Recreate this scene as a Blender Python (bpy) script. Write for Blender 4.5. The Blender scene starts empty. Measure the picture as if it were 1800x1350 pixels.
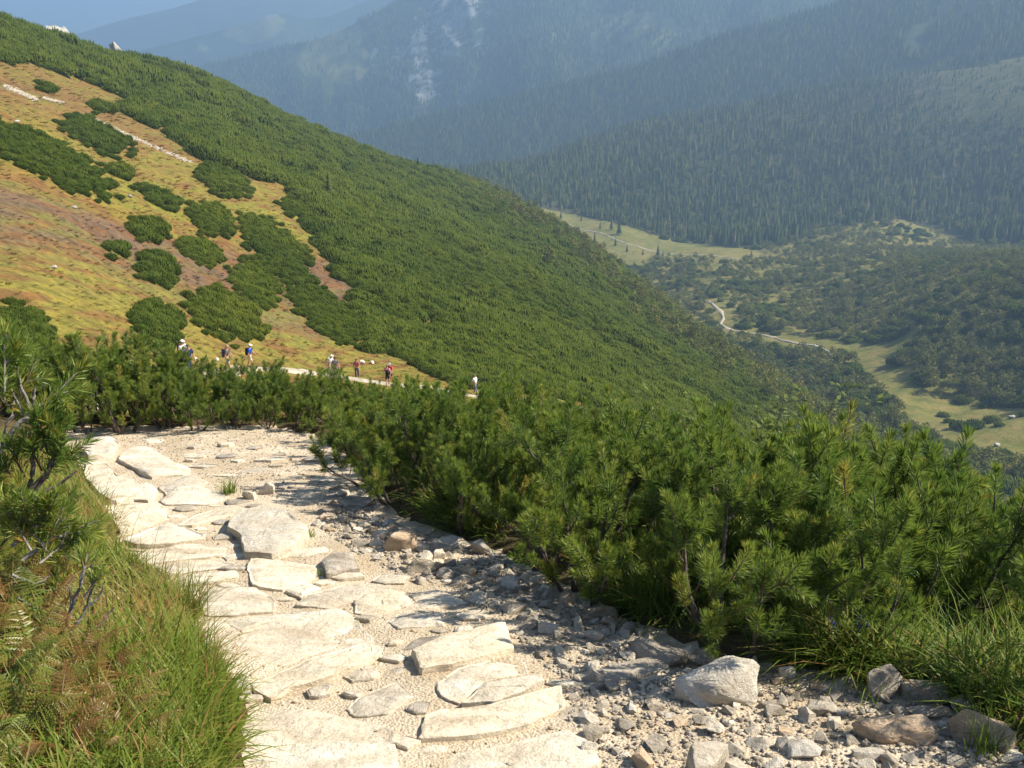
import bpy, bmesh, math, random
import numpy as np
from mathutils import Vector, Matrix

R = math.radians
scene = bpy.context.scene
COL = scene.collection

# ------------------------------------------------------------------ camera
EYE = 1.62
PITCH = R(22.5)
FPX = 1760.0                       # focal length in pixels of the 1800 px wide photo
cam_d = bpy.data.cameras.new('camera')
cam_d.sensor_width = 36.0
cam_d.lens = 36.0 * FPX / 1800.0
cam_d.clip_start = 0.05
cam_d.clip_end = 90000.0
cam = bpy.data.objects.new('camera', cam_d)
COL.objects.link(cam)
cam.location = (0, 0, EYE)
cam.rotation_euler = (R(90) - PITCH, 0, 0)
scene.camera = cam

# ------------------------------------------------------------------ light
SUN_AZ = R(80)       # clockwise from +Y (forward) towards +X (right)
SUN_EL = R(43)
world = bpy.data.worlds.new('World')
scene.world = world
world.use_nodes = True
wn = world.node_tree
for n in list(wn.nodes):
    wn.nodes.remove(n)
sky = wn.nodes.new('ShaderNodeTexSky')
sky.sky_type = 'NISHITA'
sky.sun_disc = False
sky.sun_elevation = SUN_EL
sky.sun_rotation = SUN_AZ
sky.altitude = 1500
sky.air_density = 1.0
sky.dust_density = 1.5
bg = wn.nodes.new('ShaderNodeBackground')
bg.inputs['Strength'].default_value = 0.10
wo = wn.nodes.new('ShaderNodeOutputWorld')
wn.links.new(sky.outputs[0], bg.inputs['Color'])
wn.links.new(bg.outputs[0], wo.inputs['Surface'])

sun_d = bpy.data.lights.new('sun', 'SUN')
sun_d.energy = 5.0
sun_d.angle = R(0.53)
sun_d.color = (1.0, 0.93, 0.82)
sun = bpy.data.objects.new('sun', sun_d)
COL.objects.link(sun)
sdir = Vector((math.sin(SUN_AZ) * math.cos(SUN_EL), math.cos(SUN_AZ) * math.cos(SUN_EL), math.sin(SUN_EL)))
sun.rotation_euler = sdir.to_track_quat('Z', 'Y').to_euler()
sun.location = sdir * 50

scene.view_settings.view_transform = 'Standard'
scene.view_settings.look = 'None'
scene.view_settings.gamma = 1.0
scene.view_settings.use_curve_mapping = False
scene.view_settings.exposure = 1.0

scene.render.engine = 'CYCLES'
cy = scene.cycles
cy.max_bounces = 5
cy.diffuse_bounces = 3
cy.glossy_bounces = 1
cy.transmission_bounces = 2
cy.volume_bounces = 1
cy.transparent_max_bounces = 4
cy.caustics_reflective = False
cy.caustics_refractive = False
cy.use_denoising = True
cy.denoiser = 'OPENIMAGEDENOISE'
cy.use_adaptive_sampling = True
cy.adaptive_threshold = 0.015

# ------------------------------------------------------------------ projection helpers
CP, SP = math.cos(PITCH), math.sin(PITCH)

def ray(px, py):
    px = np.asarray(px, float); py = np.asarray(py, float)
    X = (px - 900.0) / FPX
    yc = (675.0 - py) / FPX
    return X, CP + yc * SP, -SP + yc * CP

def pix(x, y, z):
    """world -> photo pixel"""
    zz = z - EYE
    d = y * CP - zz * SP
    v = y * SP + zz * CP
    return 900 + FPX * x / d, 675 - FPX * v / d

def az_e(px, py):
    X, Y, Z = ray(px, py)
    h = np.hypot(X, Y)
    return np.arctan2(X, Y), Z / h

def at(px, py, r):
    """point on a pixel's ray at horizontal distance r"""
    a, e = az_e(px, py)
    return float(r * math.sin(a)), float(r * math.cos(a)), float(EYE + e * r)

# ------------------------------------------------------------------ numpy noise
def _h(ix, iy, seed):
    n = (ix.astype(np.int64) * 374761393 + iy.astype(np.int64) * 668265263 + seed * 1274126177) & 0xFFFFFFFF
    n = ((n ^ (n >> 13)) * 1103515245) & 0xFFFFFFFF
    n = n ^ (n >> 16)
    return (n & 0xFFFF) / 65535.0

def vn(x, y, seed=0):
    x = np.asarray(x, float); y = np.asarray(y, float)
    ix = np.floor(x); iy = np.floor(y)
    fx = x - ix; fy = y - iy
    fx = fx * fx * (3 - 2 * fx); fy = fy * fy * (3 - 2 * fy)
    a = _h(ix, iy, seed); b = _h(ix + 1, iy, seed); c = _h(ix, iy + 1, seed); d = _h(ix + 1, iy + 1, seed)
    return (a + (b - a) * fx) * (1 - fy) + (c + (d - c) * fx) * fy

def fbm(x, y, seed=0, octv=4):
    s = 0.0; amp = 0.5
    for i in range(octv):
        s = s + amp * (vn(x * 2 ** i + 17.3 * i, y * 2 ** i + 9.1 * i, seed + i) - 0.5)
        amp *= 0.5
    return s

def smooth(a, b, x):
    t = np.clip((np.asarray(x, float) - a) / (b - a), 0, 1)
    return t * t * (3 - 2 * t)

def in_poly(px, py, poly):
    px = np.asarray(px, float); py = np.asarray(py, float)
    ins = np.zeros(px.shape, bool)
    n = len(poly)
    for i in range(n):
        x0, y0 = poly[i]; x1, y1 = poly[(i + 1) % n]
        if y0 == y1:
            continue
        c = ((y0 > py) != (y1 > py)) & (px < (x1 - x0) * (py - y0) / (y1 - y0) + x0)
        ins ^= c
    return ins

# ------------------------------------------------------------------ object helpers
def mesh_np(name, V, F, smooth_=False, attrs=None):
    """V (n,3); F (m,k) int array with constant k, or list of faces"""
    me = bpy.data.meshes.new(name)
    V = np.ascontiguousarray(V, dtype=np.float32)
    if isinstance(F, np.ndarray):
        k = F.shape[1]; m = F.shape[0]
        me.vertices.add(len(V)); me.vertices.foreach_set('co', V.ravel())
        me.loops.add(m * k); me.polygons.add(m)
        me.loops.foreach_set('vertex_index', np.ascontiguousarray(F, dtype=np.int32).ravel())
        me.polygons.foreach_set('loop_start', np.arange(0, m * k, k, dtype=np.int32))
        me.update(calc_edges=True)
    else:
        me.from_pydata([tuple(map(float, v)) for v in V], [], F)
    if smooth_ and len(me.polygons):
        me.polygons.foreach_set('use_smooth', np.ones(len(me.polygons), bool))
    if attrs:
        for an, av in attrs.items():
            a = me.attributes.new(an, 'FLOAT', 'POINT')
            a.data.foreach_set('value', np.ascontiguousarray(av, dtype=np.float32))
    me.update()
    return me

def link(name, me, mat=None, parent=None, loc=None, rot=None, scale=None):
    o = bpy.data.objects.new(name, me)
    COL.objects.link(o)
    if mat is not None and len(me.materials) == 0:
        me.materials.append(mat)
    if parent is not None:
        o.parent = parent
    if loc is not None:
        o.location = loc
    if rot is not None:
        o.rotation_euler = rot
    if scale is not None:
        o.scale = scale if hasattr(scale, '__len__') else (scale, scale, scale)
    return o

def tag(o, label=None, cat=None, group=None, kind=None):
    if label: o['label'] = label
    if cat: o['category'] = cat
    if group: o['group'] = group
    if kind: o['kind'] = kind
    return o

def empty(name, loc=(0, 0, 0), rz=0.0, scale=1.0):
    o = bpy.data.objects.new(name, None)
    o.empty_display_size = 0.2
    COL.objects.link(o)
    o.location = loc
    o.rotation_euler = (0, 0, rz)
    o.scale = (scale,) * 3 if not hasattr(scale, '__len__') else scale
    return o

# ------------------------------------------------------------------ materials
def new_mat(name):
    m = bpy.data.materials.new(name)
    m.use_nodes = True
    nt = m.node_tree
    for n in list(nt.nodes):
        nt.nodes.remove(n)
    out = nt.nodes.new('ShaderNodeOutputMaterial')
    return m, nt, out

def N(nt, typ, **kw):
    n = nt.nodes.new(typ)
    for k, v in kw.items():
        if hasattr(n, k):
            setattr(n, k, v)
        else:
            n.inputs[k.replace('_', ' ')].default_value = v
    return n

def ramp(nt, fac, stops, interp='LINEAR'):
    r = nt.nodes.new('ShaderNodeValToRGB')
    r.color_ramp.interpolation = interp
    el = r.color_ramp.elements
    while len(el) > 1:
        el.remove(el[-1])
    el[0].position = stops[0][0]; el[0].color = (*stops[0][1], 1)
    for p, c in stops[1:]:
        e = el.new(p); e.color = (*c, 1)
    nt.links.new(fac, r.inputs[0])
    return r.outputs[0]

def mixc(nt, fac, a, b, mode='MIX'):
    m = nt.nodes.new('ShaderNodeMix')
    m.data_type = 'RGBA'; m.blend_type = mode
    ins = [s for s in m.inputs if s.enabled]
    for s, v in ((m.inputs[0], fac), (m.inputs[6], a), (m.inputs[7], b)):
        if hasattr(v, 'type'):
            nt.links.new(v, s)
        elif isinstance(v, (int, float)):
            s.default_value = v
        else:
            s.default_value = (*v, 1)
    return m.outputs[2]

def math_(nt, op, a, b=None, clamp=False):
    m = nt.nodes.new('ShaderNodeMath'); m.operation = op; m.use_clamp = clamp
    for i, v in enumerate((a, b)):
        if v is None: continue
        if hasattr(v, 'type'): nt.links.new(v, m.inputs[i])
        else: m.inputs[i].default_value = v
    return m.outputs[0]

def noise(nt, scale, detail=4, rough=0.55, vec=None, dist=0.0):
    n = nt.nodes.new('ShaderNodeTexNoise')
    n.inputs['Scale'].default_value = scale
    n.inputs['Detail'].default_value = detail
    n.inputs['Roughness'].default_value = rough
    n.inputs['Distortion'].default_value = dist
    if vec is not None: nt.links.new(vec, n.inputs['Vector'])
    return n.outputs[0]

def position(nt):
    return nt.nodes.new('ShaderNodeNewGeometry').outputs['Position']

def obj_random(nt):
    return nt.nodes.new('ShaderNodeObjectInfo').outputs['Random']

def attr(nt, name):
    a = nt.nodes.new('ShaderNodeAttribute'); a.attribute_name = name
    return a.outputs['Fac']

def principled(nt, out, color, rough=0.9, spec=0.2, bump=None, bump_s=0.3, bump_d=0.02):
    p = nt.nodes.new('ShaderNodeBsdfPrincipled')
    if hasattr(color, 'type'): nt.links.new(color, p.inputs['Base Color'])
    else: p.inputs['Base Color'].default_value = (*color, 1)
    p.inputs['Roughness'].default_value = rough
    p.inputs['Specular IOR Level'].default_value = spec
    if bump is not None:
        b = nt.nodes.new('ShaderNodeBump')
        b.inputs['Strength'].default_value = bump_s
        b.inputs['Distance'].default_value = bump_d
        nt.links.new(bump, b.inputs['Height'])
        nt.links.new(b.outputs[0], p.inputs['Normal'])
    nt.links.new(p.outputs[0], out.inputs['Surface'])
    return p

def leafy(nt, out, color, trans=0.3, gloss=0.06, rough=0.4, tcol=None):
    d = nt.nodes.new('ShaderNodeBsdfDiffuse'); t = nt.nodes.new('ShaderNodeBsdfTranslucent')
    g = nt.nodes.new('ShaderNodeBsdfGlossy'); g.inputs['Roughness'].default_value = rough
    g.inputs['Color'].default_value = (0.9, 0.95, 0.85, 1)
    nt.links.new(color, d.inputs['Color']); nt.links.new(tcol or color, t.inputs['Color'])
    m = nt.nodes.new('ShaderNodeMixShader'); m.inputs[0].default_value = trans
    nt.links.new(d.outputs[0], m.inputs[1]); nt.links.new(t.outputs[0], m.inputs[2])
    m2 = nt.nodes.new('ShaderNodeMixShader'); m2.inputs[0].default_value = gloss
    nt.links.new(m.outputs[0], m2.inputs[1]); nt.links.new(g.outputs[0], m2.inputs[2])
    nt.links.new(m2.outputs[0], out.inputs['Surface'])

M = {}
def plain(name, c, rough=0.8, var=0.15, scale=30.0, spec=0.2):
    m, nt, out = new_mat(name)
    f = noise(nt, scale, 3, vec=position(nt))
    col = ramp(nt, f, [(0.3, tuple(x * (1 - var) for x in c)), (0.7, tuple(min(1, x * (1 + var)) for x in c))])
    principled(nt, out, col, rough, spec)
    M[name] = m
    return m
# ------------------------------------------------------------------ polar height fields (land as seen round the stand point)
class TPS:
    def __init__(s, pts, kaz=2.6, lam=1e-4):
        P = np.array([(a * kaz, math.log(r)) for a, r, e in pts]); v = np.array([e for a, r, e in pts])
        n = len(P)
        K = s.k(np.linalg.norm(P[:, None] - P[None], axis=2)) + lam * np.eye(n)
        A = np.zeros((n + 3, n + 3)); A[:n, :n] = K; A[:n, n] = 1; A[:n, n + 1:] = P
        A[n, :n] = 1; A[n + 1:, :n] = P.T
        s.w = np.linalg.solve(A, np.concatenate([v, np.zeros(3)])); s.P = P; s.kaz = kaz
    @staticmethod
    def k(d):
        return np.where(d > 1e-9, d * d * np.log(np.maximum(d, 1e-9)), 0)
    def __call__(s, az, r):
        q = np.stack([np.ravel(az) * s.kaz, np.log(np.ravel(r))], 1)
        out = np.empty(len(q)); n = len(s.P)
        for i in range(0, len(q), 20000):
            b = q[i:i + 20000]
            d = np.linalg.norm(b[:, None] - s.P[None], axis=2)
            out[i:i + 20000] = s.k(d) @ s.w[:n] + s.w[n] + b @ s.w[n + 1:]
        return out.reshape(np.shape(az))

class Field:
    def __init__(s, tps, az0, az1, na, r0, r1, nr, noise_fn=None):
        s.az = np.linspace(az0, az1, na); s.lr = np.linspace(math.log(r0), math.log(r1), nr)
        A, L = np.meshgrid(s.az, s.lr, indexing='ij')
        Rr = np.exp(L)
        s.e = tps(A, Rr)
        if noise_fn is not None:
            s.e = s.e + noise_fn(Rr * np.sin(A), Rr * np.cos(A), Rr) / Rr
    def _e(s, az, lr):
        u = np.clip((az - s.az[0]) / (s.az[1] - s.az[0]), 0, len(s.az) - 1.001)
        v = np.clip((lr - s.lr[0]) / (s.lr[1] - s.lr[0]), 0, len(s.lr) - 1.001)
        i = u.astype(int); j = v.astype(int); f = u - i; g = v - j
        E = s.e
        return (E[i, j] * (1 - f) + E[i + 1, j] * f) * (1 - g) + (E[i, j + 1] * (1 - f) + E[i + 1, j + 1] * f) * g
    def z(s, x, y):
        x = np.asarray(x, float); y = np.asarray(y, float)
        r = np.hypot(x, y)
        return EYE + r * s._e(np.arctan2(x, y), np.log(np.maximum(r, 1e-3)))
    def hit(s, px, py, rmin=None):
        """first point of the land on each pixel's ray; nan where it misses"""
        a, e = az_e(px, py); a = np.atleast_1d(a); e = np.atleast_1d(e)
        lr = np.linspace(s.lr[0] if rmin is None else math.log(rmin), s.lr[-1], 700)
        E = s._e(np.repeat(a[:, None], len(lr), 1), np.repeat(lr[None], len(a), 0))
        ok = E >= e[:, None]
        k = np.argmax(ok, 1); miss = ~ok.any(1)
        k0 = np.maximum(k - 1, 0); I = np.arange(len(a))
        e0, e1 = E[I, k0], E[I, k]
        t = np.clip((e - e0) / np.where(np.abs(e1 - e0) < 1e-12, 1, e1 - e0), 0, 1)
        r = np.exp(lr[k0] + (lr[k] - lr[k0]) * t)
        r[miss] = np.nan
        x = r * np.sin(a); y = r * np.cos(a)
        return x, y, EYE + e * r
    def mesh(s, name):
        A, L = np.meshgrid(s.az, s.lr, indexing='ij'); Rr = np.exp(L)
        V = np.stack([Rr * np.sin(A), Rr * np.cos(A), EYE + Rr * s.e], 2).reshape(-1, 3)
        na, nr = A.shape
        idx = np.arange(na * nr).reshape(na, nr)
        F = np.stack([idx[:-1, :-1], idx[1:, :-1], idx[1:, 1:], idx[:-1, 1:]], 2).reshape(-1, 4)
        return mesh_np(name, V, F[:, ::-1].copy(), True)

def ctrl(lst):
    out = []
    for px, py, r in lst:
        a, e = az_e(px, py); out.append((float(a), r, float(e)))
    return out

# hillside: the mountain flank on the left, from the trail's edge to its skyline
ridge = [(-400, -90, 300), (0, 30, 330), (170, 76, 380), (330, 119, 430), (480, 190, 470), (620, 253, 500), (830, 313, 590), (950, 378, 560),
         (1100, 474, 500), (1250, 594, 440), (1400, 694, 380), (1500, 756, 340), (1700, 866, 330), (2000, 1020, 320)]
ridge = [(a_, b_ + (18 if a_ < 300 else 10), c_) for a_, b_, c_ in ridge]
hc = ctrl([(-500, 700, 12), (-100, 830, 12), (300, 850, 12), (700, 870, 12), (1100, 900, 12), (1500, 960, 12), (1900, 1060, 12), (2300, 1160, 12),
           (-400, 720, 18), (0, 780, 18), (300, 800, 18), (600, 812, 18), (900, 835, 18), (1200, 870, 18), (1500, 925, 18), (1800, 990, 18), (2100, 1060, 18),
           (60, 742, 32), (400, 740, 32), (800, 760, 32), (1200, 820, 32), (1600, 900, 32), (2000, 1000, 32), (-300, 670, 32),
           (330, 650, 55), (400, 650, 60), (440, 646, 68), (500, 648, 72), (585, 657, 80), (690, 678, 76), (830, 700, 76), (900, 706, 82),
           (1100, 738, 100), (1300, 785, 120), (1500, 845, 150), (1800, 940, 170), (2100, 1050, 190),
           (0, 640, 45), (0, 450, 68), (0, 330, 92), (0, 230, 130), (0, 120, 210),
           (200, 600, 54), (200, 450, 85), (200, 300, 150), (200, 180, 260),
           (400, 560, 86), (400, 430, 125), (400, 300, 200), (400, 200, 330),
           (600, 570, 108), (600, 450, 155), (600, 350, 240),
           (750, 600, 112), (750, 450, 200), (750, 360, 340), (950, 620, 130), (950, 500, 230),
           (1100, 650, 165), (1100, 550, 300), (1250, 690, 210), (1400, 745, 250), (1700, 890, 250),
           (-400, 450, 60), (-400, 250, 110), (-400, 60, 190)] + ridge)
for a, r, e in ctrl(ridge):
    hc.append((a, r * 1.3, e - 0.045)); hc.append((a, r * 1.9, e - 0.24))

def hill_noise(x, y, r):
    w = smooth(14, 40, r)
    return w * (fbm(x / 26, y / 26, 3, 4) * np.minimum(r * 0.022, 3.2) + fbm(x / 6, y / 6, 8, 3) * np.minimum(0.35 + r * 0.004, 1.2))


# valley floor, knoll, meadow and wooded spur
spur = [(840, 300, 1350), (1000, 264, 1450), (1150, 219, 1480), (1400, 166, 1500), (1600, 138, 1450), (1800, 110, 1400), (2100, 70, 1350)]
vc = ctrl([(1150, 640, 560), (1270, 562, 620), (1350, 585, 590), (1512, 682, 450), (1600, 705, 420), (1780, 742, 380), (1800, 800, 340), (2100, 860, 310), (1600, 810, 340),
           (1450, 612, 540), (1700, 660, 455), (1800, 690, 430), (1400, 760, 400), (1650, 590, 500), (1450, 560, 620),
           (1570, 610, 520), (1720, 570, 500), (1810, 540, 500), (2100, 520, 480), (1650, 470, 660), (1800, 458, 650), (2100, 440, 640), (1500, 490, 700), (1650, 452, 800), (1850, 440, 800),
           (1300, 480, 780), (1150, 480, 820), (950, 373, 1060), (1100, 420, 960), (1250, 448, 890), (1350, 462, 850), (1100, 465, 870), (1450, 436, 900), (1650, 404, 1010), (1700, 435, 930), (1550, 388, 1010),
           (1800, 420, 950), (1000, 376, 1080), (1200, 418, 1010), (1400, 400, 1030), (900, 340, 1160), (1000, 312, 1250), (1200, 310, 1200), (1400, 300, 1190), (1600, 290, 1170), (1800, 290, 1120), (2100, 260, 1080),
           (1100, 260, 1350), (1300, 230, 1340), (1500, 210, 1320), (1700, 190, 1290),
           (700, 340, 1200), (400, 340, 1200), (0, 330, 1200), (700, 290, 1700), (400, 270, 1900), (0, 250, 1900)] + spur)
for a, r, e in ctrl(spur):
    vc.append((a, r * 1.25, e - 0.03)); vc.append((a, r * 1.7, e - 0.10))
for px in (300, 600):
    a, e = az_e(px, 300); vc.append((float(a), 2400, -0.16))

def valley_noise(x, y, r):
    return fbm(x / 120, y / 120, 21, 4) * np.minimum(r * 0.012, 16) * smooth(300, 700, r) + fbm(x / 22, y / 22, 5, 3) * 3.0
VAL = Field(TPS(vc), R(-30), R(46), 360, 260, 2600, 300, valley_noise)

# ------------------------------------------------------------------ near ground: the stony trail and its banks
GS = 0.268
def onplane(px, py):
    X, Y, Z = ray(px, py)
    t = -EYE / (Z + GS * Y)
    return X * t, Y * t
L_px = [(455, 1500), (440, 1350), (400, 1200), (365, 1100), (255, 1000), (205, 920), (150, 835), (110, 778), (40, 748)]
R_px = [(1900, 1500), (1770, 1330), (1630, 1228), (1400, 1178), (1200, 1128), (1040, 1048), (860, 958), (700, 906), (635, 840), (600, 792), (560, 765), (480, 752)]
le = sorted([(float(y), float(x)) for x, y in (onplane(*p) for p in L_px)])
re_ = sorted([(float(y), float(x)) for x, y in (onplane(*p) for p in R_px)])
LEY = np.array([p[0] for p in le]); LEX = np.array([p[1] for p in le])
REY = np.array([p[0] for p in re_]); REX = np.array([p[1] for p in re_])
Y_END = float(onplane(350, 752)[1])
def xl(y): return np.interp(y, LEY, LEX) + 0.10 * np.sin(np.asarray(y) * 5.1) * 0.5
def xr(y): return np.interp(y, REY, REX)
def trailness(x, y):
    """signed distance-like: >0 inside the trail"""
    x = np.asarray(x, float); y = np.asarray(y, float)
    w = 0.07 * (vn(x * 4, y * 4, 2) - 0.5)
    d = np.minimum(x - xl(y), xr(y) - x)
    return np.minimum(d, Y_END - y) + w
def NH0(x, y):
    x = np.asarray(x, float); y = np.asarray(y, float)
    z = -GS * y
    dl = np.maximum(xl(y) - x, 0); dr = np.maximum(x - xr(y), 0); df = np.maximum(y - Y_END, 0)
    z = z + 0.30 * np.minimum(dl, 1.2) + 0.12 * np.maximum(dl - 1.2, 0)
    z = z - 0.42 * np.maximum(dr - 0.45, 0) - 0.22 * np.maximum(df - 0.2, 0)
    z = z - 0.10 * np.maximum(dr + df - 3.5, 0) ** 1.3
    return z
def NH(x, y):
    t = trailness(x, y)
    z = NH0(x, y)
    z = z + fbm(np.asarray(x) * 1.3, np.asarray(y) * 1.3, 31, 4) * 0.08 + fbm(np.asarray(x) * 7, np.asarray(y) * 7, 33, 3) * 0.03
    z = z + 0.05 * smooth(0.02, -0.18, t)
    return z
def ng(px, py):
    """first hit of a pixel's ray with the near ground"""
    X, Y, Z = ray(px, py)
    X = np.atleast_1d(X); Y = np.atleast_1d(Y); Z = np.atleast_1d(Z)
    t = -EYE / (Z + GS * Y)
    t = np.clip(t, 0.5, 14)
    for _ in range(25):
        f = (EYE + Z * t) - NH0(X * t, Y * t)
        t = t + f * 1.1
        t = np.clip(t, 0.5, 16)
    return X * t, Y * t, EYE + Z * t

# under the near ground sheet the hillside simply continues
for d_ in range(-44, 46, 4):
    a_ = R(d_)
    hc.append((a_, 6.5, (float(NH0(6.5 * math.sin(a_), 6.5 * math.cos(a_))) - 0.35 - EYE) / 6.5))
HILL = Field(TPS(hc), R(-44), R(44), 420, 6.5, 1000, 440, hill_noise)

TRAIL2 = [at(*p)[:2] for p in [(-120, 800, 27), (60, 742, 32), (200, 695, 43), (330, 650, 55), (400, 650, 60), (440, 646, 68), (500, 648, 72), (585, 657, 79), (690, 678, 77), (830, 700, 78), (900, 706, 84), (1050, 730, 96)]]
def dist_line(x, y, line):
    x = np.asarray(x, float); y = np.asarray(y, float); d = np.full(x.shape, 1e9)
    for (x0, y0), (x1, y1) in zip(line[:-1], line[1:]):
        dx, dy = x1 - x0, y1 - y0; t = np.clip(((x - x0) * dx + (y - y0) * dy) / (dx * dx + dy * dy), 0, 1)
        d = np.minimum(d, np.hypot(x - x0 - t * dx, y - y0 - t * dy))
    return d
# ------------------------------------------------------------------ land materials
def stretch(nt, vec, sx, sy, sz, rz=0.0):
    m = nt.nodes.new('ShaderNodeMapping')
    m.inputs['Scale'].default_value = (sx, sy, sz)
    m.inputs['Rotation'].default_value = (0, 0, rz)
    nt.links.new(vec, m.inputs['Vector'])
    return m.outputs[0]

def grass_color(nt):
    """alpine September turf: straw, yellow green, rust and purple brown, in bands down the slope"""
    p = position(nt)
    v = stretch(nt, stretch(nt, p, 1, 1, 1, R(16)), 1.0, 0.16, 0.5)
    n1 = noise(nt, 0.070, 4, 0.55, v, 0.3)
    n2 = noise(nt, 0.35, 4, 0.6, v)
    sx = nt.nodes.new('ShaderNodeSeparateXYZ'); nt.links.new(stretch(nt, p, 1, 1, 1, R(16)), sx.inputs[0])
    b = math_(nt, 'ADD', sx.outputs['X'], math_(nt, 'MULTIPLY', math_(nt, 'SUBTRACT', n1, 0.5), 34.0))
    b = math_(nt, 'ADD', b, math_(nt, 'MULTIPLY', math_(nt, 'SUBTRACT', n2, 0.5), 9.0))
    b = math_(nt, 'DIVIDE', math_(nt, 'ADD', b, 160.0), 150.0, True)
    base = ramp(nt, b, [(0.05, (0.175, 0.125, 0.038)), (0.22, (0.165, 0.105, 0.042)), (0.36, (0.195, 0.145, 0.038)), (0.47, (0.20, 0.165, 0.034)), (0.56, (0.185, 0.178, 0.030)),
                        (0.62, (0.205, 0.125, 0.036)), (0.67, (0.135, 0.090, 0.058)), (0.73, (0.150, 0.105, 0.055)), (0.78, (0.195, 0.165, 0.036)), (0.86, (0.205, 0.165, 0.036)), (0.93, (0.175, 0.165, 0.032))])
    n6 = noise(nt, 0.22, 5, 0.62, stretch(nt, stretch(nt, p, 1, 1, 1, R(20)), 1.0, 0.22, 0.5), 0.5)
    base = mixc(nt, ramp(nt, n6, [(0.46, (0, 0, 0)), (0.60, (0.6, 0.6, 0.6))]), base, (0.160, 0.165, 0.030))
    base = mixc(nt, 1.0, base, (0.90, 0.90, 0.95), 'MULTIPLY')
    n5 = noise(nt, 0.8, 4, 0.6, v)
    c = mixc(nt, ramp(nt, n5, [(0.46, (0, 0, 0)), (0.62, (0.85, 0.85, 0.85))]), base, (0.150, 0.074, 0.032))
    n8 = noise(nt, 1.0, 5, 0.68, p, 0.4)
    c = mixc(nt, 1.0, c, ramp(nt, n8, [(0.34, (0.58, 0.62, 0.62)), (0.5, (1.0, 1.0, 1.0)), (0.66, (1.38, 1.30, 1.05))]), 'MULTIPLY')
    n3 = noise(nt, 2.6, 5, 0.7, p)
    n7 = noise(nt, 9.0, 4, 0.7, p)
    c = mixc(nt, 0.7, c, ramp(nt, n7, [(0.3, (0.68, 0.68, 0.66)), (0.5, (1.0, 1.0, 1.0)), (0.7, (1.25, 1.22, 1.12))]), 'MULTIPLY')
    c = mixc(nt, 0.85, c, ramp(nt, n3, [(0.28, (0.62, 0.64, 0.62)), (0.5, (1.0, 1.0, 1.0)), (0.72, (1.30, 1.28, 1.15))]), 'MULTIPLY')
    return c, n3

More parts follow.
